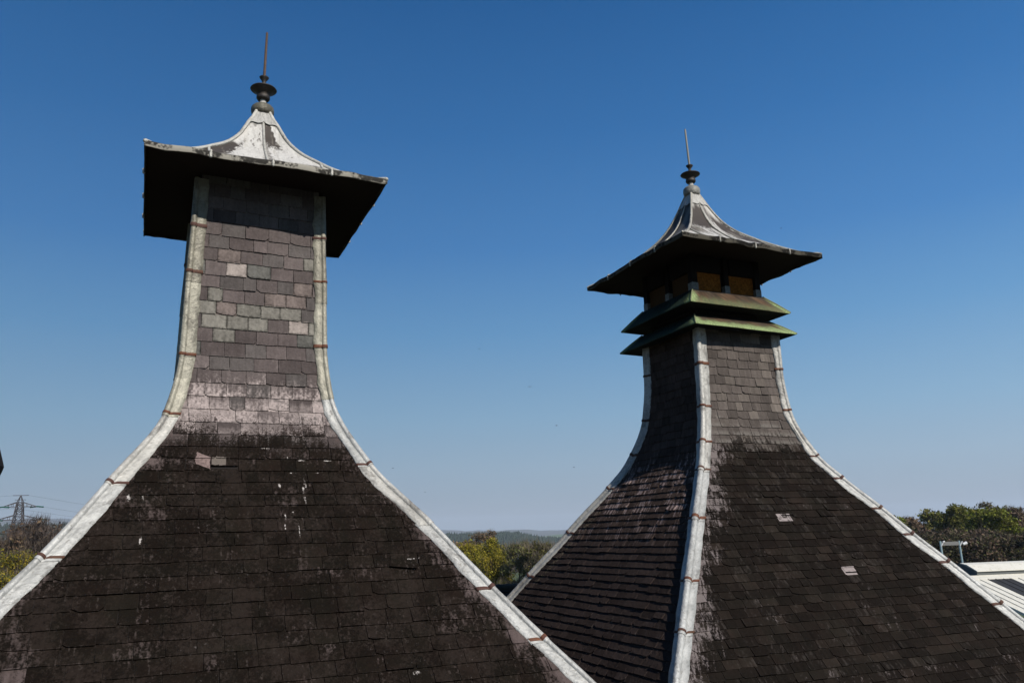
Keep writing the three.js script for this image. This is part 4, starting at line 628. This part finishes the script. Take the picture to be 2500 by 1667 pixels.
[[74.5, -150, -2.9], [82.6, -150, -3.4], [90.5, -150, -3.2], [86, -156, -2.6], [69.5, -152, -1.6], [78.5, -155, -2.4]].forEach(([x, z, t], i) => T1('undergrowth_tree', x, z, t, 9.5, `dark brown twiggy tree ${wood[i]}`, { seed: 30 + i, c1: i % 2 ? DK : [0.065, 0.06, 0.022], c2: i % 2 ? [0.075, 0.075, 0.02] : DK, twig: 0.45, leaves: 6500, clumps: 60, bottom: 0.1, c3: [0.07, 0.052, 0.04] }));
// left edge: bare trees over flowering gorse
T1('bare_tree', -45.6, -80, 2.4, 5.2, 'bare branched tree against the sky right of the pylon', { seed: 41, c1: TW, c2: BRN, twig: 0.92, leaves: 3000, clumps: 34, c3: [0.09, 0.07, 0.06], bottom: 0.3 });
T1('bare_tree', -50.8, -85, 1.6, 7, 'brown bare tree hiding the foot of the pylon', { seed: 42, c1: BRN, c2: [0.12, 0.09, 0.05], twig: 0.8, leaves: 6000, clumps: 60, c3: [0.085, 0.065, 0.055], bottom: 0.15 });
T1('bare_tree', -47.2, -76, 0.8, 5, 'leafless brown tree at the left edge of the picture', { seed: 43, c1: BRN, c2: [0.13, 0.1, 0.05], twig: 0.8, leaves: 5000, clumps: 50, c3: [0.1, 0.075, 0.06], bottom: 0.15 });
[[-39.4, -66, -0.75, 4.6, 'yellow flowering gorse bush furthest right, under the bare tree by the left kiln hip'], [-42.3, -68, -0.5, 5, 'yellow flowering gorse bush in the middle of the three at the left edge'], [-38.2, -58, -2.0, 5.6, 'yellow flowering gorse bush at the picture edge, in front of the middle one'], [-33.4, -53, -2.0, 5, 'yellow flowering gorse bush lowest and nearest, beside the left kiln hip'], [-36.2, -52.5, -2.3, 4.6, 'olive gorse bush lowest at the left edge of the picture, few flowers']].forEach(([x, z, t, w, l], i) => tag(tree('gorse_bush', x, z, t, w, { seed: 50 + i, leaves: 8000, clumps: 60, leaf: 0.09, mixIn: 0.45, twig: 0.12, c1: [0.3, 0.24, 0.012], c2: [0.1, 0.11, 0.02], c3: TW, bottom: 0.02 }), l, 'bush'));

// ---------------------------------------------------------------- pylon and its wires
const galv = phys([0.075, 0.07, 0.075], 0.8, { metalness: 0.2 }), glassM = phys([0.03, 0.12, 0.09], 0.2, {});
const wireEnds = [];
{
  const px = -183.6, pz = -300, gy = land(px, pz), top = 19.1, g = base('electricity_pylon', px, gy, pz, 0.25); tag(g, 'steel lattice pylon on the left horizon behind the bare trees', 'pylon');
  const Y = (h) => h - gy, w = (h) => 0.85 + 3.1 * clamp((16.5 - h) / (16.5 - gy)), body = new Tri(), lv = [16.5, 14.2, 12.3, 10.2, 8, 5.6, 3, 0, -4, -9, gy];
  const c4 = (h) => [[1, 1], [-1, 1], [-1, -1], [1, -1]].map(([a, b]) => V(a * w(h), Y(h), b * w(h)));
  for (let i = 0; i < lv.length - 1; i++) { const A = c4(lv[i]), B = c4(lv[i + 1]); for (let k = 0; k < 4; k++) { const q = (k + 1) % 4; body.bar(A[k], B[k], 0.2); body.bar(A[k], B[q], 0.12); body.bar(A[q], B[k], 0.12); body.bar(A[k], A[q], 0.12); } }
  for (const k of c4(16.5)) body.bar(k, V(0, Y(top), 0), 0.16);
  body.bar(V(-2.6, Y(19), 0), V(2.6, Y(19), 0), 0.15); body.bar(V(-1.8, Y(17.4), 0), V(1.8, Y(17.4), 0), 0.12);
  put('lattice_tower', body.geo(), galv, g);
  for (const [h, L] of [[14.9, 5.7], [10.2, 7.3], [5.4, 6]]) for (const s of [-1, 1]) {
    const arm = new Tri(), e = V(s * L, Y(h), 0); for (const z of [-1, 1]) { const a = V(s * w(h), Y(h), z * w(h)), b = V(s * w(h), Y(h + 1.6), z * w(h)); arm.bar(a, e, 0.15); arm.bar(b, e, 0.15); for (const t of [0.3, 0.6]) arm.bar(a.clone().lerp(e, t), b.clone().lerp(e, t), 0.09); }
    put('cross_arm', arm.geo(), galv, g);
    const ins = new Tri(); for (const q of [-1, 1]) { const b = V(e.x + q * 2.4, e.y - 0.25, q * 0.6); ins.bar(e, b, 0.26, 6); wireEnds.push([b.clone(), q]); }
    put('insulator', ins.geo(), glassM, g);
  }
  g.updateMatrixWorld(true);
  wireEnds.push([V(-2.6, Y(19), 0), -1], [V(2.6, Y(19), 0), 1]);
  const names = ['upper left arm', 'upper right arm', 'middle left arm', 'middle right arm', 'lower left arm', 'lower right arm', 'peak'];
  wireEnds.forEach(([e, s], i) => {
    const a = g.localToWorld(e.clone()), b = a.clone().add(s > 0 ? V(80, -12, -330) : V(-260, 4, 60)), path = []; for (let k = 0; k <= 16; k++) { const t = k / 16, q = a.clone().lerp(b, t); q.y -= 22 * t * (1 - t); path.push(q); }
    const m = put('power_line', sweep(path, 0.028, 4), std([0.09, 0.09, 0.095], 0.7)); tag(m, `thin power line leading ${s > 0 ? 'right towards the kiln' : 'out of the picture'} from the pylon ${names[Math.min(6, i >> 1)]}`, 'power line', 'power lines of the pylon');
  });
}

// ---------------------------------------------------------------- white metal roofed building on the right
{
  const O = V(19.12, 0, -36), g = base('metal_roofed_shed', O.x, -GH, O.z, 0.1745); tag(g, 'low shed with white ribbed metal roof and ridge box at the right edge', 'building');
  // local x along the ridge, local z down the slope towards us
  const y0 = GH - 2.32, tan = 0.3, yAt = (f) => y0 - (f - 0.95) * tan, cream = phys([0.84, 0.815, 0.72], 0.55, { map: texture(512, 512, (u, v, o) => { const a = nA(u, v), b = nC(u, v * 0.4), k = sstep(0.62, 0.8, b) * 0.2; o[0] = (0.95 + 0.1 * (a - .5)) * (1 - k); o[1] = (0.95 + 0.1 * (a - .5)) * (1 - k * 1.1); o[2] = (0.93 + 0.12 * (a - .5)) * (1 - k * 1.4); }, true, true) }), grey = phys([0.12, 0.13, 0.125], 0.7, {}), ribM = phys([0.5, 0.49, 0.43], 0.6, {}), blue = phys([0.02, 0.02, 0.028], 0.9, { specularIntensity: 0.1 }), dark = phys([0.03, 0.027, 0.022], 0.6, {});
  const X0 = -1.3, X1 = 9, F1 = 9, slopeBox = (n, x0, x1, f0, f1, lift, th, m) => { const t = new Tri(); t.box(V(x0, yAt(f0) + lift, f0), V(x1 - x0, 0, 0), V(0, th, 0), V(0, -(f1 - f0) * tan, f1 - f0)); return put(n, t.geo(), m, g); };
  slopeBox('roof_frame', X0 + 0.05, X1, 0.9, F1, -0.1, 0.085, dark);
  let i = 0; for (let x = X0; x < X1; x += 0.36, i++) { const light = i >= 4 && i < 7; slopeBox(light ? 'rooflight' : 'roof_sheet', x + 0.003, x + 0.357, 1.2, F1, light ? 0.004 : 0.0, 0.02, light ? dark : cream); if (i) slopeBox('rib', x - 0.016, x + 0.016, 1.2, F1 - 0.01, 0.012, 0.03, light ? dark : ribM); }
  slopeBox('verge_trim', X0 - 0.05, X0 + 0.05, 1.2, F1 + 0.03, -0.06, 0.11, cream);
  const fl = new Tri(); fl.box(V(X0, yAt(0.9) + 0.03, 0.9), V(X1 - X0, 0, 0), V(0, 0.02, 0), V(0, -0.13, 0.42)); put('ridge_flashing', fl.geo(), cream, g);
  const dots = new Tri(); const r = rng(5); for (let x = X0 + 0.3; x < X1; x += 0.36) for (const f of [1.15, 3.2, 4.6]) { const q = V(x, yAt(f) + (f < 1.2 ? 0.02 : 0.022), f + (r() - 0.5) * 0.05); dots.box(q, V(0.022, 0, 0), V(0, 0.012, 0), V(0, 0, 0.022)); } const dm = put('fasteners', dots.geo(), dark, g); dm.userData.kind = 'stuff';
  const sec = (pts, x0, x1, n, m) => { const t = new Tri(), A = pts.map(([z, y]) => V(x0, y + GH, z)), B = pts.map(([z, y]) => V(x1, y + GH, z)); for (let k = 0; k < pts.length; k++) { const q = (k + 1) % pts.length; t.quad(A[k], B[k], B[q], A[q], [0, 0], [4, 0], [4, 0.4], [0, 0.4]); } for (let k = 1; k < pts.length - 1; k++) { t.tri(A[0], A[k + 1], A[k], [0, 0], [1, 1], [1, 0]); t.tri(B[0], B[k], B[k + 1], [0, 0], [1, 0], [1, 1]); } return put(n, t.geo(), m, g); };
  sec([[-0.85, -2.45], [-0.85, -2.0], [-0.02, -1.815], [0.38, -1.86], [0.92, -2.1], [0.86, -2.5]], 0, X1, 'ridge_box', grey);
  sec([[-0.02, -1.805], [0.0, -1.785], [0.4, -1.84], [0.98, -2.08], [0.98, -2.11], [0.4, -1.868]], -0.03, X1, 'ridge_cover', cream);
  const wall = new Tri(); wall.quad(V(X0, 0, -F1), V(X0, 0, F1 - 0.1), V(X0, yAt(F1 - 0.1) - 0.1, F1 - 0.1), V(X0, yAt(0.9), 0), [0, 0], [4, 0], [4, 4], [0, 4]); wall.quad(V(X0, 0, -F1), V(X0, yAt(0.9), 0), V(X0, yAt(F1), -F1), V(X0, yAt(F1), -F1 - 0.01), [0, 0], [4, 0], [4, 4], [0, 4]); wall.quad(V(X0, 0, F1 - 0.1), V(X1, 0, F1 - 0.1), V(X1, yAt(F1), F1 - 0.1), V(X0, yAt(F1), F1 - 0.1), [0, 0], [4, 0], [4, 4], [0, 4]);
  blue.side = THREE.DoubleSide; put('gable_wall', wall.geo(), blue, g);
}
{ // steel goalpost frame with floodlights
  const g = base('floodlight_frame', 22.97, -GH, -44); tag(g, 'pale blue steel frame with white floodlights standing behind the white ridge box', 'steel frame');
  const paint = phys([0.3, 0.42, 0.46], 0.5, { metalness: 0.2 }), white = phys([0.75, 0.75, 0.74], 0.4, {}), bar = phys([0.17, 0.17, 0.165], 0.7, {});
  for (const s of [-1, 1]) {
    const t = new Tri(); t.bar(V(s * 0.5 + (s > 0 ? 0.06 : 0.02), 0, 0), V(s * 0.5, GH - 1.03, 0), 0.055, 8); put('post', t.geo(), paint, g);
    const b = new Tri(); b.bar(V(s * 0.5, GH - 1.3, 0.04), V(s * 0.5 + 0.15, GH - 1.06, 0.06), 0.03, 6); put('bracket', b.geo(), white, g);
    const f = new THREE.CylinderGeometry(s > 0 ? 0.085 : 0.05, s > 0 ? 0.07 : 0.04, s > 0 ? 0.22 : 0.1, 14); f.rotateZ(-1.25); f.translate(s * 0.5 + (s > 0 ? 0.26 : 0.16), GH - (s > 0 ? 1.19 : 1.07), 0.06); put('floodlight', f, white, g);
  }
  const c = new Tri(); c.box(V(-0.5, GH - 1.26, -0.04), V(1, 0, 0), V(0, 0.19, 0), V(0, 0, 0.08)); put('cross_beam', c.geo(), bar, g);
}
{ // low mossy roof glimpsed between the kilns
  const g = base('low_slate_roof', -0.4, -GH, -22, 0.05); tag(g, 'low dark roof with a mossy ridge glimpsed between the two kilns', 'roof');
  const y = GH - 1.38, sl = new Tri(), r = rng(9); sl.quad(V(-4, y, 0), V(-4, y - 2.4, 2.6), V(4, y - 2.4, 2.6), V(4, y, 0), [0, 0], [0, 3], [8, 3], [8, 0]); sl.quad(V(4, y, 0), V(4, y - 2.4, -2.6), V(-4, y - 2.4, -2.6), V(-4, y, 0), [0, 0], [0, 3], [8, 3], [8, 0]); put('roof_deck', sl.geo(), M.deck, g);
  for (let i = 0; i < 9; i++) for (let k = 0; k < 9; k++) { const x = -1.35 + k * 0.3 + (i % 2) * 0.15, t = new Tri(), f = i * 0.16, n = V(0, 0.735, 0.68); t.box(V(x, y - f * 0.92 + 0.012, f).addScaledVector(n, 0.005), V(0.29, 0, 0), n.clone().multiplyScalar(0.012), V(0, -0.19 * 0.68 + 0.012, 0.19 * 0.735)); put('slate', t.geo(), plainSlate, g); }
  const moss = phys([0.06, 0.045, 0.028], 1, { bumpMap: bumpFine, bumpScale: 0.02 });
  for (let i = 0; i < 10; i++) { const c = new THREE.CylinderGeometry(0.12, 0.12, 0.34, 10, 1, false); c.rotateZ(Math.PI / 2); c.scale(1, 0.75 + 0.1 * r(), 1); c.translate(-1.55 + i * 0.345, y + 0.0 + 0.012 * r(), 0); put('ridge_tile', c, moss, g); }
  const w = new Tri(); w.box(V(-3.8, 0, -2.3), V(7.6, 0, 0), V(0, y - 2.5, 0), V(0, 0, 4.6)); put('wall', w.geo(), M.stone, g);
}
{ // pointed dark cowl that just enters the picture at the left edge
  const g = base('vent_cowl', -6.105, -GH, -9); tag(g, 'dark grey pointed vent cowl just entering the picture at the left edge', 'vent cowl');
  const c = new THREE.LatheGeometry([[0.02, 0.98], [0.31, 0.04], [0.32, 0], [0.31, -0.04], [0.05, -0.86]].map((p) => new THREE.Vector2(p[0], p[1])), 8).toNonIndexed(); c.computeVertexNormals(); c.translate(0, GH + 0.91, 0);
  const m = phys([0.018, 0.016, 0.017], 0.9, { side: THREE.DoubleSide, specularIntensity: 0.2 }); put('cowl', c, m, g); const p = new Tri(); p.bar(V(0, 0, 0), V(0, GH + 0.1, 0), 0.06, 8); put('pipe', p.geo(), m, g);
}
// birds far out over the valley
{
  const black = std([0.03, 0.03, 0.035], 0.9), where = ['highest of the birds over the gap between the kilns', 'second highest over the gap', 'level with the right kiln flare', 'lowest and furthest right over the gap', 'nearest to the left kiln hip', 'lowest on the left side of the gap', 'above the right kiln cap'];
  [[-2.95, 16.23, -70], [1.47, 12.64, -70], [3.68, 9.12, -70], [5.04, 5.45, -70], [-10.68, 5.83, -70], [-7.88, 3.7, -70], [25.35, 26.89, -70]].forEach(([x, y, z], i) => {
    const t = new Tri(), s = [1, 1.3, 1, 0.9, 0.8, 0.6, 0.8][i] * 0.085, f = 0.3 + 0.5 * hash(i, 3), n = 6, rows = [];
    for (let k = 0; k <= n; k++) { const u = k / n, rr = s * 0.35 * Math.sin(Math.PI * Math.pow(u, 0.8)) + 0.003, row = []; for (let q = 0; q <= 6; q++) row.push(V(mix(-1, 1, u) * s, Math.sin(q / 6 * 6.283) * rr, Math.cos(q / 6 * 6.283) * rr)); rows.push(row); }
    const body = grid(rows, () => [0, 0]).toNonIndexed(); body.deleteAttribute('normal');
    for (const w of [-1, 1]) { t.quad(V(0.35 * s, 0, w * 0.1 * s), V(0.15 * s, f * s, w * 1.0 * s), V(-0.25 * s, f * 0.7 * s, w * 1.9 * s), V(-0.4 * s, 0, w * 0.1 * s), [0, 0], [0, 0], [0, 0], [0, 0]); }
    t.tri(V(-0.8 * s, 0, 0), V(-1.6 * s, 0, -0.3 * s), V(-1.6 * s, 0, 0.3 * s), [0, 0], [0, 0], [0, 0]);
    const wg = t.geo(); wg.deleteAttribute('normal'); const g = mergeGeometries([body, wg]); g.computeVertexNormals(); g.rotateY(0.6 + i * 0.9); g.translate(x, y, z);
    black.side = THREE.DoubleSide; tag(put('bird', g, black), `tiny dark bird in the sky, ${where[i]}`, 'bird', 'birds in the sky');
  });
}

const toned = new Set(); scene.traverse((o) => { for (const m of [o.material].flat()) if (m && !toned.has(m)) { toned.add(m); m.color.multiplyScalar(0.66); } });
renderer.render(scene, camera);
